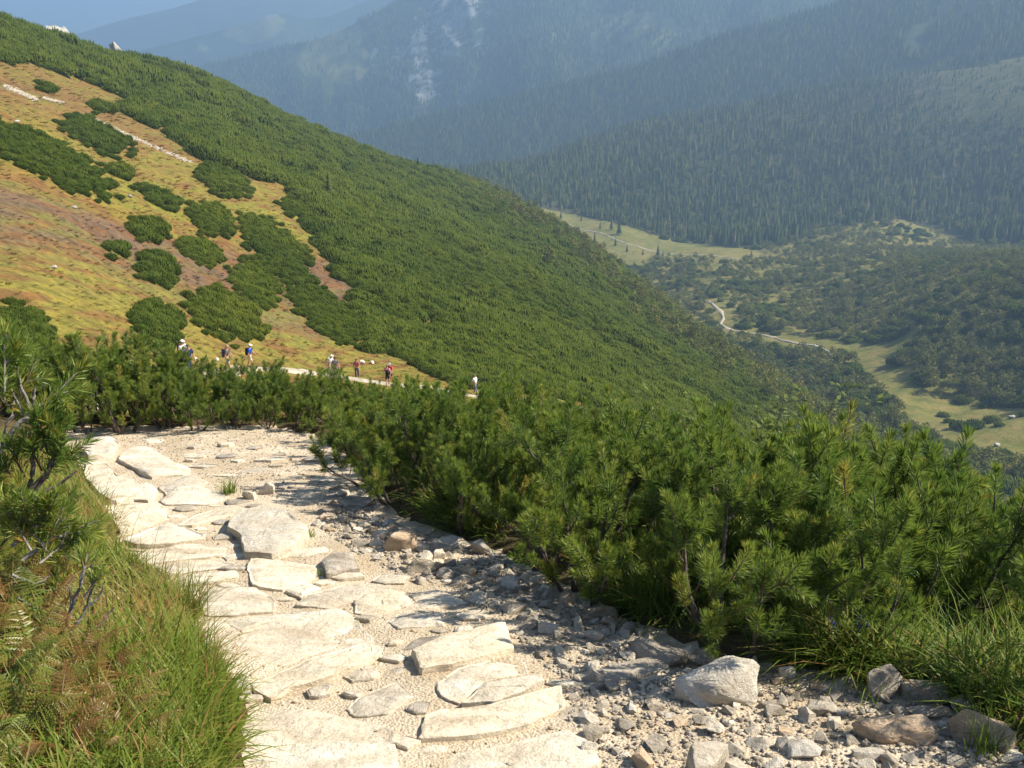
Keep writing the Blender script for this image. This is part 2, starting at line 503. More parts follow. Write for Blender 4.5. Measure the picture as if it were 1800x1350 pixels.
def make_land_materials():
    m, nt, out = new_mat('slope_turf')
    c, n3 = grass_color(nt)
    principled(nt, out, c, 0.95, 0.05, bump=n3, bump_s=0.8, bump_d=0.22)
    M['slope_turf'] = m

    m, nt, out = new_mat('turf_blades')
    c, n3 = grass_color(nt)
    c = mixc(nt, 0.6, c, ramp(nt, obj_random(nt), [(0, (0.85, 0.85, 0.8)), (1, (1.15, 1.1, 1.05))]), 'MULTIPLY')
    leafy(nt, out, c, 0.55, 0.0)
    M['turf_blades'] = m

    m, nt, out = new_mat('valley_ground')
    p = position(nt)
    n1 = noise(nt, 0.012, 5, 0.6, p)
    n2 = noise(nt, 0.11, 5, 0.7, p)
    mead = ramp(nt, n2, [(0.35, (0.09, 0.095, 0.024)), (0.5, (0.165, 0.15, 0.042)), (0.66, (0.23, 0.165, 0.06))])
    c = mixc(nt, ramp(nt, n1, [(0.40, (0, 0, 0)), (0.60, (1, 1, 1))]), mead, ramp(nt, n2, [(0.4, (0.11, 0.12, 0.026)), (0.65, (0.20, 0.165, 0.05))]))
    c = mixc(nt, ramp(nt, attr(nt, 'wood'), [(0.3, (0, 0, 0)), (0.7, (1, 1, 1))]), c, ramp(nt, n2, [(0.4, (0.030, 0.040, 0.016)), (0.65, (0.085, 0.070, 0.034))]))
    principled(nt, out, c, 0.95, 0.05, bump=n2, bump_s=0.8, bump_d=1.5)
    M['valley_ground'] = m

    m, nt, out = new_mat('mountain')
    p = position(nt)
    cl = attr(nt, 'rock'); gr = attr(nt, 'turf')
    n1 = noise(nt, 0.02, 6, 0.7, p)
    n2 = noise(nt, 0.006, 5, 0.6, p)
    forest = ramp(nt, n1, [(0.35, (0.018, 0.030, 0.018)), (0.65, (0.044, 0.058, 0.028))])
    turf = ramp(nt, n1, [(0.35, (0.10, 0.115, 0.035)), (0.65, (0.19, 0.175, 0.06))])
    rock = ramp(nt, n1, [(0.35, (0.085, 0.09, 0.085)), (0.64, (0.25, 0.25, 0.235))])
    gn = math_(nt, 'ADD', gr, math_(nt, 'MULTIPLY', math_(nt, 'SUBTRACT', n2, 0.5), 1.2))
    c = mixc(nt, ramp(nt, gn, [(0.45, (0, 0, 0)), (0.62, (1, 1, 1))]), forest, turf)
    rn = math_(nt, 'ADD', cl, math_(nt, 'MULTIPLY', math_(nt, 'SUBTRACT', n1, 0.5), 1.3))
    c = mixc(nt, ramp(nt, rn, [(0.50, (0, 0, 0)), (0.58, (1, 1, 1))]), c, rock)
    principled(nt, out, c, 0.95, 0.05)
    M['mountain'] = m

    m, nt, out = new_mat('far_plain')
    p = position(nt)
    n1 = noise(nt, 0.0009, 6, 0.65, p)
    c = ramp(nt, n1, [(0.40, (0.03, 0.05, 0.025)), (0.50, (0.10, 0.13, 0.05)), (0.62, (0.26, 0.24, 0.13))])
    principled(nt, out, c, 0.95, 0.05)
    M['far_plain'] = m

    m, nt, out = new_mat('haze_air')
    pv = nt.nodes.new('ShaderNodeVolumePrincipled')
    pv.inputs['Color'].default_value = (0.34, 0.505, 0.70, 1)
    pv.inputs['Density'].default_value = 2.7e-4
    pv.inputs['Anisotropy'].default_value = 0.25
    nt.links.new(pv.outputs[0], out.inputs['Volume'])
    M['haze_air'] = m

    # near ground: sand and grit
    m, nt, out = new_mat('trail_grit')
    p = position(nt)
    n1 = noise(nt, 3.0, 5, 0.6, p); n2 = noise(nt, 60.0, 4, 0.75, p)
    vo = N(nt, 'ShaderNodeTexVoronoi', Scale=90.0); nt.links.new(p, vo.inputs['Vector'])
    c = ramp(nt, n1, [(0.35, (0.42, 0.33, 0.215)), (0.65, (0.56, 0.47, 0.34))])
    c = mixc(nt, 0.8, c, ramp(nt, n2, [(0.3, (0.62, 0.60, 0.58)), (0.5, (1, 1, 1)), (0.75, (1.25, 1.25, 1.25))]), 'MULTIPLY')
    h = math_(nt, 'ADD', math_(nt, 'MULTIPLY', vo.outputs['Distance'], 0.6), n2)
    principled(nt, out, c, 0.95, 0.1, bump=h, bump_s=0.8, bump_d=0.012)
    M['trail_grit'] = m

    m, nt, out = new_mat('bank_soil')
    p = position(nt)
    n1 = noise(nt, 4.0, 5, 0.65, p); n2 = noise(nt, 45.0, 5, 0.75, p)
    c = ramp(nt, n1, [(0.35, (0.055, 0.050, 0.022)), (0.55, (0.12, 0.085, 0.040)), (0.7, (0.10, 0.11, 0.035))])
    c = mixc(nt, 0.7, c, ramp(nt, n2, [(0.3, (0.4, 0.4, 0.4)), (0.7, (1.4, 1.4, 1.4))]), 'MULTIPLY')
    principled(nt, out, c, 0.95, 0.1, bump=n2, bump_s=0.9, bump_d=0.03)
    M['bank_soil'] = m

    # granite-gneiss slabs and stones
    def rockmat(name, dark, mid, light, sc=1.0):
        m, nt, out = new_mat(name)
        tc = nt.nodes.new('ShaderNodeTexCoord')
        p = position(nt)
        v = stretch(nt, p, 1.0, 2.2, 3.2, R(20))
        n1 = noise(nt, 2.2 * sc, 6, 0.62, v, 0.7); n2 = noise(nt, 26 * sc, 6, 0.72, p); n3 = noise(nt, 160 * sc, 3, 0.7, p)
        c = ramp(nt, n1, [(0.30, dark), (0.48, mid), (0.68, light)])
        c = mixc(nt, 0.75, c, ramp(nt, n2, [(0.28, (0.55, 0.53, 0.50)), (0.45, (0.98, 0.97, 0.95)), (0.75, (1.14, 1.14, 1.12))]), 'MULTIPLY')
        c = mixc(nt, 0.5, c, ramp(nt, n3, [(0.35, (0.7, 0.7, 0.7)), (0.6, (1.1, 1.1, 1.1))]), 'MULTIPLY')
        c = mixc(nt, 0.8, c, ramp(nt, obj_random(nt), [(0, (0.78, 0.77, 0.76)), (0.5, (1.0, 0.98, 0.95)), (1, (1.12, 1.08, 1.0))]), 'MULTIPLY')
        vo = nt.nodes.new('ShaderNodeTexVoronoi'); vo.feature = 'DISTANCE_TO_EDGE'; vo.inputs['Scale'].default_value = 2.2 * sc
        dv = nt.nodes.new('ShaderNodeVectorMath'); dv.operation = 'ADD'; nt.links.new(v, dv.inputs[0])
        nz = nt.nodes.new('ShaderNodeTexNoise'); nz.inputs['Scale'].default_value = 4.0 * sc; nz.inputs['Detail'].default_value = 4
        nt.links.new(p, nz.inputs['Vector'])
        sc_ = nt.nodes.new('ShaderNodeVectorMath'); sc_.operation = 'SCALE'; sc_.inputs['Scale'].default_value = 0.5; nt.links.new(nz.outputs['Color'], sc_.inputs[0])
        nt.links.new(sc_.outputs[0], dv.inputs[1]); nt.links.new(dv.outputs[0], vo.inputs['Vector'])
        crack = ramp(nt, vo.outputs['Distance'], [(0.0, (0.45, 0.42, 0.38)), (0.012, (0.75, 0.73, 0.70)), (0.03, (1, 1, 1))])
        c = mixc(nt, 0.28, c, crack, 'MULTIPLY')
        n4 = noise(nt, 9 * sc, 5, 0.65, p)
        c = mixc(nt, ramp(nt, n4, [(0.56, (0, 0, 0)), (0.66, (0.35, 0.35, 0.35))]), c, (0.30, 0.275, 0.22))
        h = math_(nt, 'ADD', math_(nt, 'ADD', n2, math_(nt, 'MULTIPLY', n1, 1.2)), math_(nt, 'MULTIPLY', crack, 0.15))
        principled(nt, out, c, 0.9, 0.15, bump=h, bump_s=0.8, bump_d=0.022)
        M[name] = m
    rockmat('slab_stone', (0.43, 0.355, 0.255), (0.60, 0.525, 0.40), (0.70, 0.65, 0.54))
    rockmat('grey_stone', (0.25, 0.215, 0.165), (0.40, 0.35, 0.275), (0.56, 0.51, 0.42), 2.0)
    rockmat('white_stone', (0.42, 0.36, 0.27), (0.58, 0.52, 0.42), (0.70, 0.65, 0.55), 2.0)
    rockmat('tan_stone', (0.33, 0.24, 0.15), (0.48, 0.36, 0.24), (0.55, 0.46, 0.34), 2.0)
    rockmat('limestone', (0.22, 0.21, 0.18), (0.36, 0.35, 0.31), (0.52, 0.51, 0.46), 0.05)

make_land_materials()

# ------------------------------------------------------------------ big land
hill = tag(link('hillside', HILL.mesh('hillside'), M['slope_turf']), kind='structure')
vme = VAL.mesh('valley')
FE = np.array([(700, 330), (930, 362), (1080, 392), (1180, 420), (1240, 428), (1300, 436), (1400, 425), (1440, 400), (1580, 385), (1700, 425), (1800, 432), (2200, 440)], float)
vco = np.empty(len(vme.vertices) * 3, np.float32); vme.vertices.foreach_get('co', vco); vco = vco.reshape(-1, 3).astype(float)
vpx, vpy = pix(vco[:, 0], vco[:, 1], vco[:, 2])
vw = ((vpy < np.interp(vpx, FE[:, 0], FE[:, 1])) & (np.hypot(vco[:, 0], vco[:, 1]) > 800)).astype(np.float32)
vw *= (1 - 0.45 * smooth(1480, 1750, vpx) * smooth(330, 180, vpy)).astype(np.float32)
vat = vme.attributes.new('wood', 'FLOAT', 'POINT'); vat.data.foreach_set('value', vw)
valley = tag(link('valley', vme, M['valley_ground']), kind='structure')

def crest_mountain(name, crest, width, drop, nu, nv, amp, wl, seed, rocks=(), turfs=(), back=0.8):
    """a mountain flank falling from a crest line towards the stand point, and its back side"""
    C = np.array([at(*c) for c in crest])
    seg = np.r_[0, np.cumsum(np.linalg.norm(np.diff(C[:, :2], axis=0), axis=1))]
    u = np.linspace(0, seg[-1], nu)
    P = np.stack([np.interp(u, seg, C[:, k]) for k in range(3)], 1)
    ker = np.hanning(2 * (nu // 40) + 3); ker /= ker.sum(); pad = len(ker) // 2
    for k in range(3):
        P[:, k] = np.convolve(np.pad(P[:, k], pad, mode='edge'), ker, 'valid')
    D = -P[:, :2] / np.linalg.norm(P[:, :2], axis=1)[:, None]
    v = np.r_[-np.linspace(1, 0.02, nv // 4) ** 1.3, np.linspace(0, 1, nv) ** 1.15]
    U, Vv = np.meshgrid(u, v, indexing='ij')
    w = np.abs(Vv)
    X = P[:, 0][:, None] + D[:, 0][:, None] * Vv * width
    Y = P[:, 1][:, None] + D[:, 1][:, None] * Vv * width
    env = np.clip(w * 5, 0.10, 1) * np.clip((1.15 - w) * 3, 0.25, 1)
    rib = np.abs(fbm(U / wl, w * width / (wl * 3.5), seed, 5)) * 2
    Z = P[:, 2][:, None] - np.where(Vv > 0, drop, drop * back) * (w ** 0.9) + (0.35 - rib) * amp * env + fbm(X / (wl * 0.3), Y / (wl * 0.3), seed + 9, 4) * amp * 0.35 * env
    V = np.stack([X, Y, Z], 2).reshape(-1, 3)
    na, nb = U.shape
    idx = np.arange(na * nb).reshape(na, nb)
    F = np.stack([idx[:-1, :-1], idx[:-1, 1:], idx[1:, 1:], idx[1:, :-1]], 2).reshape(-1, 4)
    ppx, ppy = pix(V[:, 0], V[:, 1], V[:, 2])
    def mask(lst):
        m = np.zeros(len(V))
        for cx, cy, a, b, ang, s in lst:      # ellipse on the flank, centred on the land seen at a pixel
            k = int(np.argmin((ppx - cx) ** 2 + (ppy - cy) ** 2))
            ca, sa = math.cos(R(ang)), math.sin(R(ang))
            dx, dy = (V[:, 0] - V[k, 0]), (V[:, 2] - V[k, 2])
            q = np.hypot((dx * ca - dy * sa) / a, (dx * sa + dy * ca) / b)
            m = np.maximum(m, s * np.clip(1.3 - q, 0, 1))
        return m
    rm, tm_ = mask(rocks), mask(turfs)
    if len(rocks) > 3:                      # buttresses and gullies of the cliff
        rib2 = np.abs(fbm(V[:, 0] / 70 + V[:, 2] / 260, V[:, 2] / 130, seed + 31, 4)) * 2
        k_ = np.clip(rm * 2.2, 0, 1) * (rib2 - 0.25) * 55
        rad = np.hypot(V[:, 0], V[:, 1]); V[:, 0] += V[:, 0] / rad * k_; V[:, 1] += V[:, 1] / rad * k_
    me = mesh_np(name, V, F, True, {'rock': rm, 'turf': tm_})
    o = tag(link(name, me, M['mountain']), kind='structure')
    return o, V.reshape(na, nb, 3)

m1, V1 = crest_mountain('wooded_ridge', [(100, 350, 2700), (300, 320, 2600), (480, 280, 2500), (640, 238, 2400), (760, 207, 2350), (900, 173, 2250), (1125, 120, 2150), (1250, 72, 2100), (1450, 18, 2050), (1650, -50, 2000), (1900, -120, 1950), (2400, -220, 1900)],
                        900, 330, 420, 110, 40, 240, 41, turfs=[(1620, 60, 200, 60, -20, 0.4), (1750, 20, 160, 60, -20, 0.4)])
m2, V2 = crest_mountain('cliff_mountain', [(-100, 190, 4100), (150, 160, 3900), (330, 126, 3750), (440, 101, 3650), (540, 76, 3550), (620, 46, 3480), (700, 6, 3440), (800, -60, 3420), (950, -130, 3450), (1300, -160, 3400), (1700, -190, 3350), (2400, -230, 3300)],
                        1500, 620, 520, 150, 150, 420, 57,
                        rocks=[(800, 20, 130, 150, 0, 0.58), (770, 50, 170, 90, 30, 0.56), (870, 40, 120, 80, 0, .48), (660, 100, 110, 60, 0, .46), (735, 75, 60, 70, 20, 0.62), (700, 98, 50, 50, 0, 0.60), (752, 145, 75, 110, 15, 0.56), (735, 125, 60, 80, 10, 0.55), (700, 130, 70, 60, 0, .5), (830, 70, 110, 70, 0, .5), (790, 92, 90, 12, 0, 0.75), (870, 15, 50, 50, 20, 0.55), (795, 145, 40, 60, 0, 0.52), (1110, 30, 120, 60, 30, 0.42)],
                        turfs=[(590, 95, 170, 150, 10, 0.95), (480, 120, 160, 60, 0, .6), (960, 60, 160, 60, 10, .6), (560, 150, 80, 90, 30, 0.6), (585, 160, 60, 25, -20, 1.0), (480, 178, 40, 12, 0, 1.0), (1060, 45, 200, 70, 10, 0.55), (1120, 60, 170, 120, 20, 0.55), (860, 70, 120, 50, 10, 0.55)])
m3, V3 = crest_mountain('rocky_knob_ridge', [(-300, 190, 5600), (-50, 150, 5400), (150, 118, 5200), (250, 88, 5050), (360, 62, 4950), (430, 42, 4850), (470, 25, 4800), (495, 21, 4800), (525, 34, 4850), (580, 30, 4950), (660, -5, 5000), (800, -50, 5100), (1100, -60, 5200)],
                        1500, 560, 300, 90, 120, 500, 66, rocks=[(480, 30, 60, 30, 0, 0.55)], turfs=[(480, 45, 150, 70, 0, 0.9), (430, 60, 170, 40, 0, 0.8), (385, 75, 80, 30, 10, 0.6)])
m4, V4 = crest_mountain('far_ridge', [(-400, 160, 8600), (-150, 115, 8000), (50, 80, 7500), (145, 58, 7000), (225, 33, 6800), (320, 12, 6650), (350, 0, 6600), (450, -25, 6500), (700, -55, 6500), (1200, -70, 6600)],
                        2200, 600, 240, 60, 120, 700, 77)
r_in, r_out = 4200.0, 42000.0
ang = np.linspace(R(-62), R(45), 90); rr = np.geomspace(r_in, r_out, 60)
A, Q = np.meshgrid(ang, rr, indexing='ij')
PX, PY = Q * np.sin(A), Q * np.cos(A)
PZ = -690 + fbm(PX / 2600, PY / 2600, 91, 4) * 130 + smooth(15000, 40000, Q) * 90
idx = np.arange(90 * 60).reshape(90, 60)
tag(link('lowland_plain', mesh_np('lowland_plain', np.stack([PX, PY, PZ], 2).reshape(-1, 3), np.stack([idx[:-1, :-1], idx[:-1, 1:], idx[1:, 1:], idx[1:, :-1]], 2).reshape(-1, 4)[:, ::-1].copy(), True), M['far_plain']), kind='structure')

# air
bm = bmesh.new()
bmesh.ops.create_cube(bm, size=1.0)
zmin, zmax = -1250.0, max(float(V1[..., 2].max()), float(V2[..., 2].max()), float(V3[..., 2].max()), float(V4[..., 2].max()), 60) + 15
print('haze top', zmax)
for v in bm.verts:
    v.co = Vector((v.co.x * 90000, 20000 + v.co.y * 52000, zmin + (v.co.z + 0.5) * (zmax - zmin)))
me = bpy.data.meshes.new('haze'); bm.to_mesh(me); bm.free()
tag(link('haze', me, M['haze_air']), kind='stuff')

# near ground sheet, split into the trail and the bank
xs = np.arange(-8.0, 8.0, 0.05); ys = np.arange(-0.6, 13.5, 0.05)
GX, GY = np.meshgrid(xs, ys, indexing='ij')
GZ = NH(GX, GY)
T = trailness(GX, GY)
idx = np.arange(GX.size).reshape(GX.shape)
F = np.stack([idx[:-1, :-1], idx[1:, :-1], idx[1:, 1:], idx[:-1, 1:]], 2).reshape(-1, 4)
tx = (trailness(GX + .01, GY) - trailness(GX - .01, GY)) / .02; ty = (trailness(GX, GY + .01) - trailness(GX, GY - .01)) / .02
g2 = np.maximum(tx * tx + ty * ty, .3); near0 = np.abs(T) < .032
GX = np.where(near0, GX - T * tx / g2, GX); GY = np.where(near0, GY - T * ty / g2, GY); T = np.where(near0, 0, T)
GZ = NH(GX, GY)
VV = np.stack([GX, GY, GZ], 2).reshape(-1, 3)
tf = T.ravel()[F].mean(1) > 0  # faces inside the trail
def submesh(name, F, mat):
    u, inv = np.unique(F, return_inverse=True)
    return link(name, mesh_np(name, VV[u], inv.reshape(-1, 4), True), mat)
trail = tag(submesh('trail', F[tf], M['trail_grit']), kind='structure')
bank = tag(submesh('bank', F[~tf], M['bank_soil']), kind='structure')
# ------------------------------------------------------------------ paving slabs (parts of the trail)
rng = np.random.default_rng(7)
def world_poly(pp):
    X, Y, Z = ng([p[0] for p in pp], [p[1] for p in pp])
    return list(zip(X, Y))
def sample_poly(poly, n, r):
    P = np.array(poly); lo, hi = P.min(0), P.max(0); out = np.zeros((0, 2))
    while len(out) < n:
        q = r.uniform(lo, hi, (n * 3, 2)); q = q[in_poly(q[:, 0], q[:, 1], poly)]
        out = np.vstack([out, q])
    return out[:n]

def resample(poly, n):
    P = np.array(poly, float); P = np.vstack([P, P[:1]])
    s = np.r_[0, np.cumsum(np.linalg.norm(np.diff(P, axis=0), axis=1))]
    t = np.linspace(0, s[-1], n, endpoint=False)
    return np.stack([np.interp(t, s, P[:, 0]), np.interp(t, s, P[:, 1])], 1)

def slab_mesh(name, pxpoly, h=0.045, n=58, seed=0, tilt=(0, 0), rough=1.0):
    X, Y, Z = ng([p[0] for p in pxpoly], [p[1] for p in pxpoly])
    # the outline is seen on the slab's top: shift it to the raised surface along the view ray
    k = (EYE - (Z + h)) / np.maximum(EYE - Z, 1e-3)
    X, Y = X * k, Y * k
    P = resample(np.stack([X, Y], 1), n)
    c = P.mean(0)
    Q = P - c
    r = np.linalg.norm(Q, axis=1)
    a = np.arctan2(Q[:, 1], Q[:, 0])
    size = r.mean()
    Q = Q * (1 + 0.09 * (fbm(np.cos(a) * 2.5 + seed, np.sin(a) * 2.5, seed, 3)) + 0.05 * (vn(a * 9, a * 0 + seed, seed) - 0.5))[:, None]
    rings = [(1.06, -0.14), (1.025, -0.03), (1.0, -0.004), (0.97, 0.0), (0.91, 0.001), (0.8, 0.006), (0.6, 0.008), (0.4, 0.008), (0.2, 0.008)]
    V = []
    base = float(NH0(c[0], c[1]) + fbm(c[0] * 1.3, c[1] * 1.3, 31, 4) * 0.08)
    gx = -0.0; gy = -GS
    for s, dz in rings:
        q = Q * s
        x = q[:, 0] + c[0]; y = q[:, 1] + c[1]
        zt = NH0(x, y) + fbm(x * 1.3, y * 1.3, 31, 4) * 0.08 + tilt[0] * q[:, 0] + tilt[1] * q[:, 1] + h
        und = fbm(x * 3.1 + seed, y * 6.0, 11 + seed, 4) * 0.04 * rough + np.abs(fbm(x * 1.6 - y * 1.1, y * 9 + x * 2.5 + seed, 13, 4)) * 0.05 * rough
        und = und + np.floor(3.5 * vn(x * 2.0 + y * .7 + seed, y * 5.0 - x, 15 + seed)) * 0.011 * rough
        und = (und - 0.028) * 0.55 * np.clip((1.02 - s) * 9, 0.12, 1)
        if dz < -0.1:
            und = und * 0; zt = zt - 0.02
        edge = fbm(x * 14, y * 14, 5 + seed, 2) * 0.02
        V.append(np.stack([x, y, zt + dz * (1 if dz > 0 else 1.0) + und + edge * (abs(dz) > 0.01)], 1))
    cz = V[-1][:, 2].mean()
    V = np.vstack(V + [np.array([[c[0], c[1], cz]])])
    F = []
    m = len(rings)
    for k in range(m - 1):
        for i in range(n):
            j = (i + 1) % n
            F.append((k * n + i, k * n + j, (k + 1) * n + j, (k + 1) * n + i))
    for i in range(n):
        F.append(((m - 1) * n + i, (m - 1) * n + (i + 1) % n, m * n))
    V[:, 2] -= base; V[:, 0] -= c[0]; V[:, 1] -= c[1]
    area = 0.5 * np.sum(Q[:, 0] * np.roll(Q[:, 1], -1) - np.roll(Q[:, 0], -1) * Q[:, 1])
    if area < 0:
        F = [f[::-1] for f in F]
    me = mesh_np(name, V, F, True)
    me.set_sharp_from_angle(angle=R(32))
    return me, (float(c[0]), float(c[1]), float(base))

SLABS = [
 ([(441,1197),(536,1158),(647,1126),(674,1136),(666,1147),(630,1169),(580,1186),(497,1206),(474,1224)], .085, 'slab_stone'),
 ([(405,1233),(499,1225),(558,1243),(694,1280),(699,1333),(690,1420),(450,1420),(425,1320)], .05, 'slab_stone'),
 ([(392,1122),(500,1083),(597,1066),(622,1080),(655,1115),(648,1126),(535,1146),(490,1164),(444,1170),(395,1142)], .055, 'slab_stone'),
 ([(726,1147),(786,1119),(888,1096),(902,1142),(858,1158),(799,1172),(741,1180)], .095, 'slab_stone'),
 ([(706,1139),(736,1117),(780,1114),(783,1122),(744,1139)], .06, 'grey_stone'),
 ([(769,1203),(805,1178),(891,1158),(922,1164),(930,1184),(852,1203),(830,1219),(808,1239),(774,1225)], .06, 'slab_stone'),
 ([(830,1225),(847,1208),(952,1187),(958,1197),(916,1217),(874,1233),(811,1237)], .075, 'slab_stone'),
 ([(749,1255),(772,1247),(858,1239),(988,1205),(994,1242),(930,1270),(835,1289),(738,1294)], .10, 'slab_stone'),
 ([(760,1333),(791,1319),(1000,1282),(1041,1308),(1049,1336),(1013,1360),(900,1400),(758,1400)], .055, 'slab_stone'),
 ([(400,931),(414,909),(469,901),(503,909),(542,937),(517,964),(483,976),(428,973),(424,942)], .16, 'slab_stone'),
 ([(433,998),(442,978),(553,995),(556,1012),(533,1026),(494,1034),(444,1028)], .08, 'slab_stone'),
 ([(311,928),(344,906),(406,889),(431,898),(406,909),(339,928)], .07, 'slab_stone'),
 ([(183,898),(278,887),(292,898),(292,912),(250,926),(211,934)], .09, 'slab_stone'),
 ([(281,884),(308,864),(350,862),(403,878),(367,889),(292,889)], .10, 'slab_stone'),
 ([(147,831),(150,812),(186,812),(206,837),(239,848),(256,876),(197,887),(175,870)], .16, 'slab_stone'),
 ([(142,792),(167,773),(194,770),(211,781),(200,803),(156,809)], .17, 'slab_stone'),
 ([(208,809),(231,784),(267,787),(306,812),(336,826),(333,839),(267,842)], .12, 'slab_stone'),
 ([(278,859),(339,839),(367,853),(350,862),(294,874)], .09, 'slab_stone'),
 ([(217,948),(294,917),(358,937),(361,948),(294,956),(239,959)], .06, 'slab_stone'),
 ([(233,976),(322,951),(397,964),(394,976),(322,985),(256,992)], .06, 'slab_stone'),
 ([(272,998),(372,984),(417,992),(378,1001),(306,1009)], .06, 'slab_stone'),
 ([(300,1026),(311,1017),(417,1006),(417,1016),(378,1023),(306,1028)], .06, 'slab_stone'),
 ([(322,1053),(372,1034),(447,1031),(483,1048),(483,1070),(406,1078),(364,1078)], .075, 'slab_stone'),
 ([(519,1061),(536,1044),(608,1022),(677,1024),(647,1042),(580,1066)], .05, 'slab_stone'),
 ([(622,1052),(672,1031),(713,1038),(724,1058),(658,1080),(624,1072)], .05, 'slab_stone'),
 ([(719,1041),(769,1033),(791,1041),(822,1058),(741,1069)], .045, 'slab_stone'),
 ([(683,1090),(699,1074),(783,1074),(780,1097),(699,1102)], .05, 'slab_stone'),
 ([(566,991),(580,977),(622,974),(632,1000),(574,1011)], .09, 'grey_stone'),
 ([(608,1242),(630,1219),(699,1194),(727,1225),(686,1253),(622,1256)], .05, 'slab_stone'),
 ([(602,1186),(641,1161),(674,1183),(658,1192),(619,1194)], .045, 'slab_stone'),
 ([(411,1192),(422,1181),(441,1197),(441,1217),(413,1214)], .07, 'grey_stone'),
 ([(560,887),(582,859),(629,853),(655,870),(643,889)], .07, 'grey_stone'),
 ([(500,1036),(540,1020),(565,1030),(530,1048)], .07, 'slab_stone'),
 ([(690,1302),(712,1290),(740,1296),(716,1312)], .05, 'slab_stone'),
 ([(1010,1185),(1080,1165),(1180,1150),(1175,1175),(1090,1200),(1030,1212)], .05, 'grey_stone'),
 ([(395,1090),(480,1076),(580,1066),(500,1082),(420,1108)], .04, 'slab_stone'),
 ([(205,862),(262,850),(280,868),(262,884),(215,880)], .07, 'slab_stone'),
]
for i, (poly, h, mt) in enumerate(SLABS):
    me, loc = slab_mesh('paving_slab', poly, h * (0.40 if i in (0, 3, 9) else (0.34 if i % 3 == 0 else 0.2)), seed=i * 3 + 1, tilt=(float(rng.uniform(-.04, .04)), float(rng.uniform(-.04, .04))))
    link('paving_slab', me, M[mt], trail, loc)

# smaller flags trodden in between
polyW = [world_poly(p) for p, h, m_ in SLABS]
rfl = np.random.default_rng(61)
FLZ = world_poly([(215, 930), (330, 880), (430, 880), (560, 985), (700, 1010), (830, 1060), (900, 1150), (1000, 1200), (1040, 1290), (1060, 1400), (450, 1400), (400, 1180), (370, 1090), (260, 1000)])
cand = np.vstack([sample_poly(FLZ, 2600, rfl), sample_poly(world_poly([(130, 790), (330, 760), (560, 800), (600, 850), (480, 880), (350, 850), (200, 800)]), 60, rfl)]); placed = []
for x, y in cand:
    s = float(.045 + .15 * rfl.beta(1.2, 2.0))
    if any((x - a_) ** 2 + (y - b_) ** 2 < ((s + c_) * .95) ** 2 for a_, b_, c_ in placed): continue
    if any(in_poly(np.array([x + dx * s, x]), np.array([y + dy * s, y]), pw).any() for pw in polyW for dx, dy in ((.7, 0), (-.7, 0), (0, .7), (0, -.7))): continue
    placed.append((x, y, s))
for i, (x, y, s) in enumerate(placed[:250]):
    n_ = int(rfl.integers(5, 8)); t0 = rfl.uniform(0, 6.28); el = rfl.uniform(.5, .85); ra = rfl.uniform(-.3, .5)
    poly = []
    for k_ in range(n_):
        t = t0 + 2 * math.pi * (k_ + rfl.uniform(-.25, .25)) / n_
        u_, w_ = s * math.cos(t) * rfl.uniform(.8, 1.1), s * el * math.sin(t) * rfl.uniform(.8, 1.1)
        xx, yy = x + u_ * math.cos(ra) - w_ * math.sin(ra), y + u_ * math.sin(ra) + w_ * math.cos(ra)
        poly.append(pix(xx, yy, float(NH0(xx, yy))))
    me, loc = slab_mesh('paving_slab', poly, float(rfl.uniform(.003, .022)), n=24, seed=200 + i, tilt=(float(rfl.uniform(-.08, .08)), float(rfl.uniform(-.06, .06))), rough=.7)
    link('paving_slab', me, M['slab_stone' if rfl.random() < .75 else 'grey_stone'], trail, loc)
print('flags', len(placed))

# ------------------------------------------------------------------ rocks
def hull_stone(seed, npts=16, flat=0.6, sub=0, disp=0.0):
    r = np.random.default_rng(seed)
    bm = bmesh.new()
    P = r.normal(size=(npts, 3)); P /= np.linalg.norm(P, axis=1)[:, None]
    P *= r.uniform(0.75, 1.05, (npts, 1))
    P *= np.array([1.0, r.uniform(0.6, 0.95), flat * r.uniform(0.8, 1.15)])
    for p in P: bm.verts.new(p)
    res = bmesh.ops.convex_hull(bm, input=bm.verts[:])
    junk = [v for v in bm.verts if not v.link_faces]
    bmesh.ops.delete(bm, geom=junk, context='VERTS')
    if sub:
        bmesh.ops.bevel(bm, geom=bm.edges[:], offset=0.05, segments=1, affect='EDGES', profile=0.6, clamp_overlap=True)
        bmesh.ops.triangulate(bm, faces=bm.faces[:])
        for _ in range(sub):
            bmesh.ops.subdivide_edges(bm, edges=bm.edges[:], cuts=1, use_grid_fill=True)
            bmesh.ops.triangulate(bm, faces=bm.faces[:])
        co = np.array([v.co for v in bm.verts])
        d = fbm(co[:, 0] * 2.3 + co[:, 2] * 1.7, co[:, 1] * 2.3 - co[:, 2] * 2.1, seed, 5) * disp + np.abs(fbm(co[:, 0] * 1.1 + co[:, 1], co[:, 2] * 6 + co[:, 0], seed + 4, 3)) * disp * 0.7
        nn = co / np.linalg.norm(co, axis=1)[:, None]
        for v, dd, q in zip(bm.verts, d, nn):
            v.co += Vector(q * dd)
    bmesh.ops.recalc_face_normals(bm, faces=bm.faces[:])
    me = bpy.data.meshes.new('stone')
    bm.to_mesh(me); bm.free()
    if sub:
        for p in me.polygons: p.use_smooth = True
        try: me.set_sharp_from_angle(angle=R(38))
        except Exception: pass
    return me

